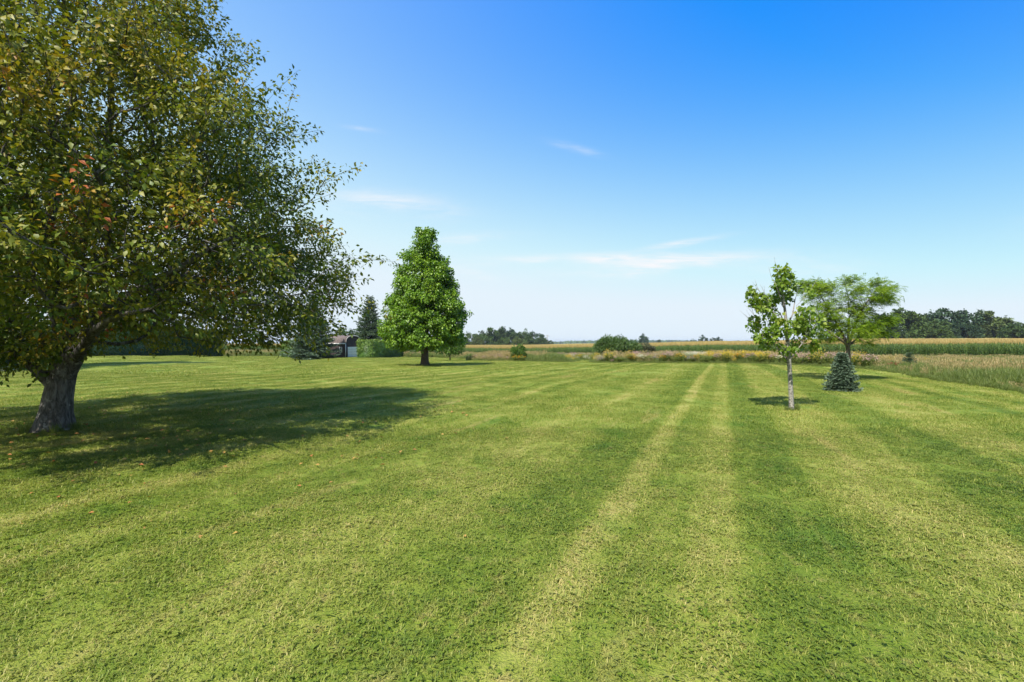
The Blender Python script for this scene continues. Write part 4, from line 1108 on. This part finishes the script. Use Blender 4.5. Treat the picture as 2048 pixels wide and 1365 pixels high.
def flower_clump(kind, i):
    """returns (foliage mesh, flower mesh or None)"""
    g = Geo(); f = Geo()
    H = {'yellow': .62, 'gold': .85, 'pink': .75, 'white': .7, 'red': .45, 'mauve': .55, 'green': .6}[kind]
    n = 60
    a = RNG.random(n) * 6.283; r = .3 * np.sqrt(RNG.random(n))
    top = np.stack([r * 1.25 * np.cos(a), r * 1.25 * np.sin(a), H * (.72 + .3 * RNG.random(n)) * (1 - .5 * (r / .3) ** 2 * .5)], 1)
    bot = np.stack([r * .5 * np.cos(a), r * .5 * np.sin(a), np.zeros(n)], 1)
    for p, q in zip(bot, top): tube(g, np.stack([p, q]), np.array([.006, .004]), 3, rnd=.3, cap=False)
    m = 520
    k = RNG.integers(0, n, m); s = .08 + .86 * RNG.random(m)
    pos = bot[k] + (top - bot)[k] * s[:, None]
    D = rand_dirs(m); D[:, 2] = np.abs(D[:, 2]) * .6
    leaves(g, pos, D, rand_dirs(m) * .6 + np.array([0, 0, .8]), .11, .035, rnd=np.clip(.2 + .5 * s * RNG.random(m) + .2, 0, 1), tris=2)
    fol = g.mesh('clump_%s_foliage_%d' % (kind, i), [M['meadow_green']])
    if kind == 'green': return fol, None
    if kind in ('yellow', 'red'):
        m = 85
        k = RNG.integers(0, n, m); c = top[k] * (1 + .06 * RNG.normal(size=(m, 1))) + np.array([0, 0, .02])
        for j in range(6):
            aa = j * 1.047 + RNG.random(m) * .4
            D = np.stack([np.cos(aa), np.sin(aa), -.05 + .5 * RNG.normal(size=m) * .4], 1)
            leaves(f, c, D, np.tile([0, 0, 1.], (m, 1)), .042, .024, tris=2, curl=.1)
    else:
        m = 300
        k = RNG.integers(0, n, m)
        sp = {'gold': .09, 'pink': .05, 'white': .055, 'mauve': .04}[kind]
        c = top[k] + RNG.normal(0, 1, (m, 3)) * np.array([sp, sp, sp * (1.6 if kind in ('gold', 'mauve') else .4)])
        leaves(f, c, rand_dirs(m), rand_dirs(m), .05, .034, tris=2)
    return fol, f.mesh('clump_%s_flowers_%d' % (kind, i), [M['p_' + kind]])

ORD = 'first second third fourth fifth sixth seventh eighth ninth tenth eleventh twelfth thirteenth fourteenth fifteenth sixteenth seventeenth eighteenth nineteenth twentieth'.split()
TENS = {2: 'twenty', 3: 'thirty', 4: 'forty', 5: 'fifty'}
def ordinal(i): return ORD[i] if i < 20 else TENS[(i + 1) // 10] + ('-' + ORD[(i + 1) % 10 - 1] if (i + 1) % 10 else 'ieth') if (i + 1) % 10 else {3: 'thirtieth', 4: 'fortieth', 5: 'fiftieth'}[(i + 1) // 10]

def build_border():
    lib = {k: [flower_clump(k, i) for i in range(3)] for k in ('yellow', 'gold', 'pink', 'white', 'red', 'mauve', 'green')}
    look = {'yellow': 'orange-yellow daisy clump', 'gold': 'golden-plumed goldenrod clump', 'pink': 'dusty pink flowering clump', 'white': 'cream-topped wildflower clump', 'red': 'low crimson flowering clump', 'mauve': 'grey-mauve spiky flower clump', 'green': 'plain green leafy clump'}
    def clump(kind, x, y, label, sc=1.0, group=None):
        fol, fl = lib[kind][RNG.integers(0, 3)]
        t = thing('flower_clump', label, 'flower clump', (x, y, gz(x, y)), RNG.random() * 6.28, group)
        t.scale = (sc, sc, sc * (.9 + .2 * RNG.random()))
        link('foliage', fol, t)
        if fl is not None: link('flowers', fl, t, kind='stuff')
    seq = ['mauve', 'gold', 'green', 'green', 'gold', 'yellow', 'white', 'green', 'mauve', 'yellow', 'pink', 'green', 'yellow', 'mauve', 'yellow', 'green', 'green', 'pink', 'gold', 'green', 'yellow', 'pink', 'green', 'gold', 'pink', 'green', 'white', 'yellow', 'pink', 'green',
           'pink', 'gold', 'green', 'pink', 'green', 'yellow', 'pink', 'green', 'pink', 'gold', 'green', 'pink', 'green', 'pink', 'green', 'pink', 'green', 'green', 'red', 'gold', 'green', 'white']
    edge = np.array([(8.9, 44.9), (13, 44.2), (18, 43.4), (21.5, 42.0), (23.2, 40.0), (24.3, 35), (23.4, 29.5)])
    sl = np.concatenate([[0], np.cumsum(np.linalg.norm(np.diff(edge, axis=0), axis=1))])
    s = 0.0; i = 0
    while s < sl[-1] and i < len(seq):
        x = np.interp(s, sl, edge[:, 0]); y = np.interp(s, sl, edge[:, 1])
        clump(seq[i], x + RNG.normal(0, .08), y + RNG.normal(0, .1), '%s, %s clump along the lawn edge counted from the sumac' % (look[seq[i]], ordinal(i)), 1.15 + .35 * RNG.random(), 'flower clumps along the lawn edge')
        s += .58 + .12 * RNG.random(); i += 1
    x, y, z = at(1030, 48.6); clump('yellow', x, y - .1, 'bright yellow daisy clump under the round shrub, its tree-side half', 1.1, 'yellow daisies under the round shrub')
    x, y, z = at(1044, 48.6); clump('yellow', x, y - .15, 'bright yellow daisy clump under the round shrub, its path-side half', 1.05, 'yellow daisies under the round shrub')
    x, y, z = at(1778, 28.2); clump('red', x + .4, y, 'small crimson flower patch at the lawn edge beside the tiny spruce', 1.15)

def meadow_protos():
    out = []
    for i in range(3):                      # 0-2 green bunch grass
        g = Geo(); blade_fan(g, 110, .85, .28, .55, .016, 0, 0, 1); out.append(g.mesh('meadow_green_%d' % i, [M['meadow_green'], M['straw']]))
    for i in range(3):                      # 3-5 tan seeded grass
        g = Geo(); blade_fan(g, 80, .72, .28, .5, .015, 0, .2, .9); blade_fan(g, 34, .88, .24, .38, .008, 1, 0, 1, top_mat=1, heads=34, head_l=.17); out.append(g.mesh('meadow_tan_%d' % i, [M['meadow_green'], M['straw']]))
    for i in range(2):                      # 6-7 goldenrod
        g = Geo(); tp = blade_fan(g, 70, .85, .26, .4, .016, 0, .2, .9)
        k = np.repeat(tp, 4, 0) + RNG.normal(0, .06, (len(tp) * 4, 3)); leaves(g, k, rand_dirs(len(k)), rand_dirs(len(k)), .055, .04, mat=1, tris=2)
        out.append(g.mesh('meadow_gold_%d' % i, [M['meadow_green'], M['p_gold']]))
    for i in range(2):                      # 8-9 pinkish
        g = Geo(); tp = blade_fan(g, 75, .8, .26, .4, .018, 0, .1, .9)
        k = np.repeat(tp, 4, 0) + RNG.normal(0, .05, (len(tp) * 4, 3)); leaves(g, k, rand_dirs(len(k)), rand_dirs(len(k)), .05, .035, mat=1, tris=2)
        out.append(g.mesh('meadow_pink_%d' % i, [M['meadow_green'], M['p_pink']]))
    for i in range(2):                      # 10-11 cream
        g = Geo(); tp = blade_fan(g, 75, .78, .26, .45, .016, 0, .3, 1)
        k = np.repeat(tp, 3, 0) + RNG.normal(0, .05, (len(tp) * 3, 3)); leaves(g, k, rand_dirs(len(k)), rand_dirs(len(k)), .045, .035, mat=1, tris=2)
        out.append(g.mesh('meadow_cream_%d' % i, [M['meadow_green'], M['p_white']]))
    return out

def build_meadow():
    protos = meadow_protos()
    st = .44
    X, Y = np.meshgrid(np.arange(-75, 75, st), np.arange(6, 118, st))
    X = X.ravel() + (RNG.random(X.size) - .5) * st; Y = Y.ravel() + (RNG.random(Y.size) - .5) * st
    into = (X - ROW_O[0]) * ROW_N[0] + (Y - ROW_O[1]) * ROW_N[1]
    k = ~in_lawn(X, Y) & (into < -.6) & (np.abs(X) < Y * 1.2 + 3) & ~((X < 12) & (Y < 42))
    # thin out far behind the front
    k &= (RNG.random(X.size) < np.where(Y > 60, .55, 1.0))
    # keep the far grass off the sheds and hedges
    k &= ~((X < -12) & (Y < 86))
    X = X[k]; Y = Y[k]; n = len(X)
    # distance from the lawn edge
    dl = np.full(n, 1e9)
    for (x0, y0), (x1, y1) in zip(LAWN, np.roll(LAWN, -1, 0)):
        e = np.array([x1 - x0, y1 - y0]); t = np.clip(((X - x0) * e[0] + (Y - y0) * e[1]) / (e @ e), 0, 1)
        dl = np.minimum(dl, np.hypot(X - x0 - t * e[0], Y - y0 - t * e[1]))
    nz = np.sin(X * .55 + 1.1 * np.sin(Y * .31)) + np.sin(Y * .62 + X * .2 + 2) + .9 * RNG.normal(size=n)
    nz2 = np.sin(X * .33 - Y * .21 + 4) + np.sin(X * .8 + Y * .5) + .7 * RNG.normal(size=n)
    I = RNG.integers(0, 3, n)
    tan = nz > .9; I[tan] = 3 + RNG.integers(0, 3, tan.sum())
    left = X < 6.5
    g_ = (nz2 > 1.75) & ~left & (X < 40); I[g_] = 6 + RNG.integers(0, 2, g_.sum())
    p_ = (nz2 < -1.9) & ~left & (X < 27); I[p_] = 8 + RNG.integers(0, 2, p_.sum())
    c_ = (nz < -2.1) & ~left & (X < 24); I[c_] = 10 + RNG.integers(0, 2, c_.sum())
    # reed-like tan bed at the left end of the border, goldenrod behind its right end
    b = left & (X > -4.6) & (X < -.2) & (Y < 62); I[b] = np.where(RNG.random(b.sum()) < .9, 3, 8)
    b = left & (X > 1.5) & (X < 9) & (dl < 3.0); I[b] = RNG.integers(0, 3, b.sum())
    b = (X > 4) & (X < 11) & (dl > 6) & (dl < 11) & (Y < 66) & (RNG.random(n) < .5); I[b] = 6
    b = (X > 13) & (Y < 37); I[b] = np.where(nz[b] > .75, 3 + RNG.integers(0, 3, b.sum()), RNG.integers(0, 3, b.sum()))
    sc = (.55 + .35 * RNG.random(n) + .09 * np.sin(X * 1.3 + Y * .4) + .09 * np.sin(Y * .9 - X * .5)) * np.clip(.5 + .3 * dl, .5, 1.0) * np.where((X < 30) & (Y > 38), 1.3, np.where(Y > 32, .82, 1.0))
    sc = np.where((X > 21) & (Y < 36), sc * .95, sc)
    pts = np.stack([X, Y, ground_z(X, Y) - .01], 1)
    setp(scatter('meadow_plants', pts, RNG.random(n) * 6.283, sc, I, protos, kind='stuff'), 'unmown meadow of green and tan grasses with wildflowers between lawn and corn', 'meadow')
    # ragged verge of weeds along the lawn's edge
    m = 5200
    j = RNG.integers(2, 20, m); t = RNG.random(m)
    A = LAWN[j]; B_ = LAWN[(j + 1) % len(LAWN)]
    q = A + (B_ - A) * t[:, None] + RNG.normal(0, .17, (m, 2))
    # uncut tufts where the mower cannot reach, round the trunks
    for bx, by, rr, cn in ((px_x(107, 8.69), 8.69, .26, 26), (px_x(1583, 11.37), 11.37, .1, 9), (px_x(850, 36), 36, .4, 40), (px_x(1697, 20), 20, .13, 14), (px_x(1684, 15.6), 15.6, .3, 20)):
        a = RNG.random(cn) * 6.283; r_ = rr * (.8 + .7 * RNG.random(cn))
        q[:cn] = np.stack([bx + r_ * np.cos(a), by + r_ * np.sin(a)], 1); q = np.roll(q, -cn, 0)
    pts = np.concatenate([q, ground_z(q[:, 0], q[:, 1])[:, None]], 1)
    setp(scatter('verge_weeds', pts, RNG.random(m) * 6.283, .10 + .2 * RNG.random(m) ** 2, RNG.integers(0, 3, m), protos, kind='stuff'), 'ragged fringe of uncut green grass along the meadow edge of lawn', 'grass')

def bush(name, label, loc, w, h, mat, n=90, per=42, L=.16, W=.08, cat='shrub', stems=5, z0=.3, flat=False, group=None, spread=.16):
    t = thing(name, label, cat, loc, 0, group)
    B = [(np.array([0, 0, -.05]), -1, .05)]
    for i in range(stems):
        a = i / stems * 6.283 + RNG.random()
        r = w * .18
        B.append((np.array([math.cos(a) * r, math.sin(a) * r, h * .3]), 0, .035)); B.append((np.array([math.cos(a) * r * 2, math.sin(a) * r * 2, h * .62]), len(B) - 1, .022))
    prof = [(h * z0, w * .36), (h * .5, w * .5), (h * .72, w * .47), (h * .9, w * .33), (h, w * .1)] if not flat else [(h * z0, w * .3), (h * (z0 + .15), w * .5), (h * .75, w * .47), (h * .92, w * .3), (h, w * .12)]
    T = profile_points(n, prof, shell=.7)
    P, par, tips, cnt, R = grow(B, T, alpha=.3, seg=.35, jit=.07, r0=.006)
    g = Geo(); skeleton(g, P, par, cnt, R); link('stems', g.mesh(name + '_stems', [M['wood']], smooth=True), t)
    g = Geo(); shoots(g, P, par, tips, per, ext=.15 * h ** .5, spread=spread, L=L, W=W, droop=.35, axis=np.array([0, 0, h * .2]), tris=2)
    link('foliage', g.mesh(name + '_foliage', [mat]), t)
    return t

def far_tree(name, label, px, d, top, wpx, mat, group, base_y=None, low=.12, n=150, per=16, conif=False):
    x, y, z = at(px, d)
    H = zat(top, d) - z; r = wpx / 2 / F * d
    if conif: return conifer(name, label, (x, y, z), H, r, mat, whorl=H / 16, nbr=7, needle=H * .075, group=group, tw=.8, dens=.5, irregular=.2)
    prof = [(H * low, r * .72), (H * (low + .18), r), (H * .55, r * .95), (H * .76, r * .78), (H * .92, r * .45), (H, r * .12)]
    lf = H * .06
    return broad_tree(name, label, 'tree', (x, y, z), H, prof, n, per, lf, lf * .7, mat, M['maple_bark'], tr=H * .018, tb=H * .024, split=H * (low + .05), ext=H * .03, spread=H * .05, droop=.2, group=group, lump=34, r0=H * .0012, min_r=H * .003, seg=H * .09)

def build_far():
    gl = 'trees of the woodlot beyond the corn'
    rows = [(922, 672, 34, 'a', 'dark green tree at the maple end of the far woodlot'), (944, 664, 32, 'b', 'woodlot tree with even rounded top, first beside the maple'), (963, 663, 30, 'c', 'dusky green woodlot tree, second from the maple'),
            (981, 658, 32, 'a', 'taller green woodlot tree with domed top, third from the maple'), (999, 654.5, 27, 'c', 'dark blue-green narrow woodlot tree next to the tallest one'), (1014, 654, 36, 'e', 'tallest rounded tree in the middle of the far woodlot'),
            (1032, 663, 24, 'c', 'shorter dark woodlot tree just past the tallest one'), (1047, 661, 34, 'a', 'broad green woodlot tree over the round shrub'), (1066, 664.5, 36, 'e', 'broad blue-green woodlot tree near the thin end of the wood'),
            (1083, 674, 24, 'c', 'small dark tree tapering off the end of the woodlot'), (955, 674, 22, 'd', 'pale yellow-green low tree at the front of the woodlot, maple side'), (1008, 675, 30, 'b', 'light green low tree at the front centre of the woodlot'), (1037, 675, 28, 'd', 'low light green tree at the woodlot front behind the round shrub'), (1100, 682, 12, 'c', 'small dark bush at the far tip of the woodlot')]
    for i, (px, top, wd, m, lab) in enumerate(rows):
        far_tree('woodlot_tree', lab, px, 332 + 14 * (i % 3) - (26 if top > 673.5 and i > 9 and i < 13 else 0), top, wd * 1.15, M['far_' + m], gl, low=.03, n=230, per=26)
    # bare dead tree
    x, y, z = at(1095, 335); t = thing('dead_tree', 'pale leafless dead tree at the end of the far woodlot', 'tree', (x, y, z))
    g = Geo(); H = zat(668, 335) - z
    B = [(np.array([0, 0, -.2]), -1, .25), (np.array([0, 0, H * .4]), 0, .18), (np.array([.2, 0, H * .9]), 1, .06)]
    P, par, tips, cnt, R = grow(B, profile_points(38, [(H * .4, 1.6), (H * .75, 1.9), (H, .5)]), seg=1.0, r0=.04); skeleton(g, P, par, cnt, R)
    link('trunk', g.mesh('dead_tree_trunk', [M['pale_bark']]), t)
    # lone trees on the open field
    go = 'lone trees far across the field'
    far_tree('lone_tree', 'single round dark tree standing alone past the sumac on the horizon', 1287, 520, 669.5, 18, M['far_e'], go, low=.1, n=200, per=24)
    for px, top, wd, m, lab in [(1319, 680, 11, 'c', 'low dark bush just past the lone round tree'), (1372, 680.5, 14, 'c', 'low dark bush at the near end of the distant clump of trees'), (1388, 679.5, 16, 'e', 'low bush beside the taller tree of the distant clump'),
                                (1406, 671.5, 17, 'e', 'taller rounded tree in the distant clump on the horizon'), (1427, 675.5, 13, 'c', 'second highest tree of the distant clump on the horizon'), (1438, 675, 13, 'e', 'rounded tree at the far end of the distant clump'), (1418, 679.5, 14, 'c', 'low bush in the dip of the distant clump')]:
        far_tree('distant_tree', lab, px, 540, top, wd, M['far_' + m], 'distant clump of trees on the horizon', low=.0, n=140, per=20)
    gr = 'trees of the wood behind the cornfield, locust side'
    rows = [(1752, 634, 62, 'c', 'dark leafy tree partly behind the honey locust crown', 0), (1802, 624, 66, 'b', 'olive green rounded tree next to the honey locust', 0), (1845, 632.5, 46, 'a', 'green tree with small dome, between olive tree and big one', 0), (1868, 639, 44, 'b', 'lighter lower tree leaning against the big dark dome', 0),
            (1914, 617, 92, 'e', 'widest and tallest dark domed tree of the wood', 0), (1959, 618, 40, 'spruce', 'pointed dark pine rising beside the widest dome', 1), (1986, 621.5, 46, 'd', 'pale olive tree between the two pointed pines', 0), (2012, 632, 40, 'spruce', 'blue-green pine at the outer end of the wood', 1),
            (1966, 651, 26, 'd', 'small yellow-green young tree at the foot of the wood', 0), (2034, 648, 42, 'a', 'rounded dark tree ending the wood', 0), (1785, 652, 40, 'c', 'low dark tree under the olive one', 0), (1890, 653, 50, 'b', 'low olive bush-like tree below the widest dome', 0), (2060, 658, 34, 'c', 'low dark tree trailing off the end of the wood', 0), (1935, 650, 40, 'e', 'low dark tree under the pointed pine', 0)]
    for i, (px, top, wd, m, lab, cf) in enumerate(rows):
        far_tree('wood_tree', lab, px, 205 + 9 * (i % 3) - (14 if top > 645 else 0), top, wd * 1.1, M['spruce'] if m == 'spruce' else M['far_' + m], gr, low=.02, n=420 if wd > 60 else 260, per=30, conif=bool(cf))
    # low wooded ridge on the horizon: one far mass
    g = Geo()
    for px in np.arange(860, 1760, 2.3):
        d = 1900 + 120 * RNG.random()
        x = px_x(px, d)
        tp = np.interp(px, [860, 1100, 1190, 1330, 1450, 1600, 1760], [685.0, 684.0, 681.2, 680.8, 682.4, 683.2, 683.2]) + .8 * RNG.normal() * .8
        z1 = zat(tp, d); z0 = -30
        w_ = 4.5 + 3 * RNG.random()
        th = np.arange(7) / 7 * 6.283
        rings = []
        for f, rr in ((0, 1.0), (.86, 1.0), (.95, .75), (1.0, .2)): rings.append(np.stack([x + w_ * rr * np.cos(th), d + w_ * rr * np.sin(th), np.full(7, z0 + (z1 - z0) * f) + RNG.normal(0, .6, 7)], 1))
        V = np.concatenate(rings); j = np.arange(7); kx = (j + 1) % 7
        q = np.concatenate([np.stack([r * 7 + j, r * 7 + kx, r * 7 + 7 + kx, r * 7 + 7 + j], 1) for r in range(3)])
        g.add(V, [q, np.array([[21, 22, 23, 24, 25, 26, 27]])], RNG.random())
    link('distant_woods', g.mesh('distant_woods', [M['far_c']], smooth=True), kind='stuff', label='low blue wooded ridge along the far horizon', cat='woods')

def build_objects():
    for k, fn in enumerate((build_apple, build_maple, build_sapling, build_locust)):
        seed(SEEDS[k]); fn()
    # conifers
    conifer('blue_spruce', 'little dense blue spruce on the lawn in front of the honey locust', at(1684, 15.6), 1.3, .46, M['blue_spruce'], whorl=.062, z0=.04, nbr=15, needle=.07, tw=.5, shape=1.0, group='spruces', tr=.025)
    conifer('small_spruce', 'tiny thin spruce in the meadow edge past the honey locust', at(1818, 27.8), 1.12, .46, M['spruce'], whorl=.12, z0=.05, nbr=9, needle=.075, tw=.55, shape=.8, group='spruces', tr=.02)
    conifer('shed_spruce', 'large silvery blue spruce sweeping the ground against the shed', at(625, 69), 9.6, 3.25, M['blue_spruce'], whorl=.42, z0=.1, nbr=13, needle=.26, tw=.6, shape=.9, group='spruces', dens=.9)
    conifer('tall_spruce', 'tall narrow dark spruce rising behind the hedge and shed', at(740, 90), 11.9, 3.1, M['spruce'], whorl=.5, z0=.3, nbr=12, needle=.3, tw=.6, shape=.85, group='spruces', dens=.8)
    conifer('hidden_spruce', 'dark spruce half hidden behind the maple crown', at(786, 92), 8.6, 2.6, M['spruce'], whorl=.55, z0=.3, nbr=10, needle=.3, tw=.6, shape=.85, group='spruces', dens=.7)
    conifer('side_spruce', 'tall spruce outside the view whose pointed shadow lies on the lawn', (-29.6, 23.9, gz(-29.6, 23.9)), 16.0, 2.5, M['spruce'], whorl=.75, z0=.5, nbr=11, needle=.45, tw=.7, shape=.9, group='spruces', dens=.6)
    x, y, z = at(712, 96); bush('shrub_tree', 'dark rounded shrub tucked between shed roof and tall spruce', (x, y, z), 3.2, zat(657, 96) - z, M['dark_hedge'], n=80, per=26, L=.35, W=.2, spread=.4)
    x, y, z = at(685, 98); bush('treetop_shrub', 'green treetop peeking over the shed roof', (x, y, z), 3.0, zat(657, 98) - z, M['shrub'], n=70, per=26, L=.35, W=.2, spread=.4)
    # hedges
    c = at(465, 50)
    e = np.array([c[0], c[1]]) - U * 20
    hedge('tall_hedge', 'long dark clipped hedge behind the apple tree', (e[0], e[1], gz(*e)), 20.0, 2.2, 2.9, M['dark_hedge'], leaf=.16, n=26000, turn=4)
    c = at(745, 66); hedge('box_hedge', 'square clipped cedar hedge between shed and maple, its end sunlit', c, 11.5, 2.4, 2.62, M['hedge'], leaf=.17, n=20000, turn=16)
    c = at(590, 80); hedge('end_hedge', 'light green hedge end beside the silvery spruce and corn', c, 5.0, 3.6, 2.9, M['hedge'], leaf=.19, n=12000)
    build_shed()
    # shrubs and young trees of the border
    x, y, z = at(1037, 50.2); bush('round_shrub', 'small rounded green shrub over yellow flowers in the far border', (x, y, z), 1.45, 1.75, M['shrub'], n=60, per=44, L=.15, W=.09, z0=.12)
    x, y, z = at(1226, 52.5); bush('sumac', 'wide flat-topped green sumac at the path end of the flower border', (x, y, z), 3.9, 2.75, M['sumac'], n=170, per=46, L=.26, W=.075, z0=.42, flat=True, stems=6, spread=.25)
    x, y, z = at(1256, 54.5); bush('sumac', 'lower yellow-green sumac leaning off the wide flat-topped one', (x, y, z), 2.8, 2.35, M['sumac'], n=90, per=44, L=.26, W=.075, z0=.4, flat=True, stems=5, spread=.25)
    x, y, z = at(1287, 57); bush('brown_shrub', 'dull brownish shrub beside the sumac in front of the corn', (x, y, z), 3.0, 2.15, M['plum'], n=90, per=44, L=.2, W=.1, z0=.15)
    x, y, z = at(900, 52.5)
    broad_tree('young_tree', 'thin-stemmed young tree half hidden behind the maple', 'tree', (x, y, z), 4.6, [(1.0, 1.0), (1.5, 1.6), (2.8, 1.8), (4.0, 1.3), (4.7, .3)], 120, 32, .2, .14, M['shrub'], M['maple_bark'], tr=.06, tb=.08, split=1.2)

build_ground(); build_lawn()
build_objects()
build_corn(); build_border(); build_meadow(); build_far()
build_turf(); build_fallen(); build_weeds()

def build_haze():
    m, t = new_mat('haze_air')
    v = t.node('ShaderNodeVolumePrincipled', {'Color': (.80, .88, 1.0, 1), 'Density': HAZE, 'Anisotropy': .2})
    t.node('ShaderNodeOutputMaterial', {1: v.outputs[0]})
    g = Geo(); g.box((0, 0, -6.5), (18400, 18400, 55))
    link('haze', g.mesh('haze', [m]), kind='stuff', label='thin pale blue summer haze in the air over the land', cat='haze')
HAZE = .00012
build_haze()
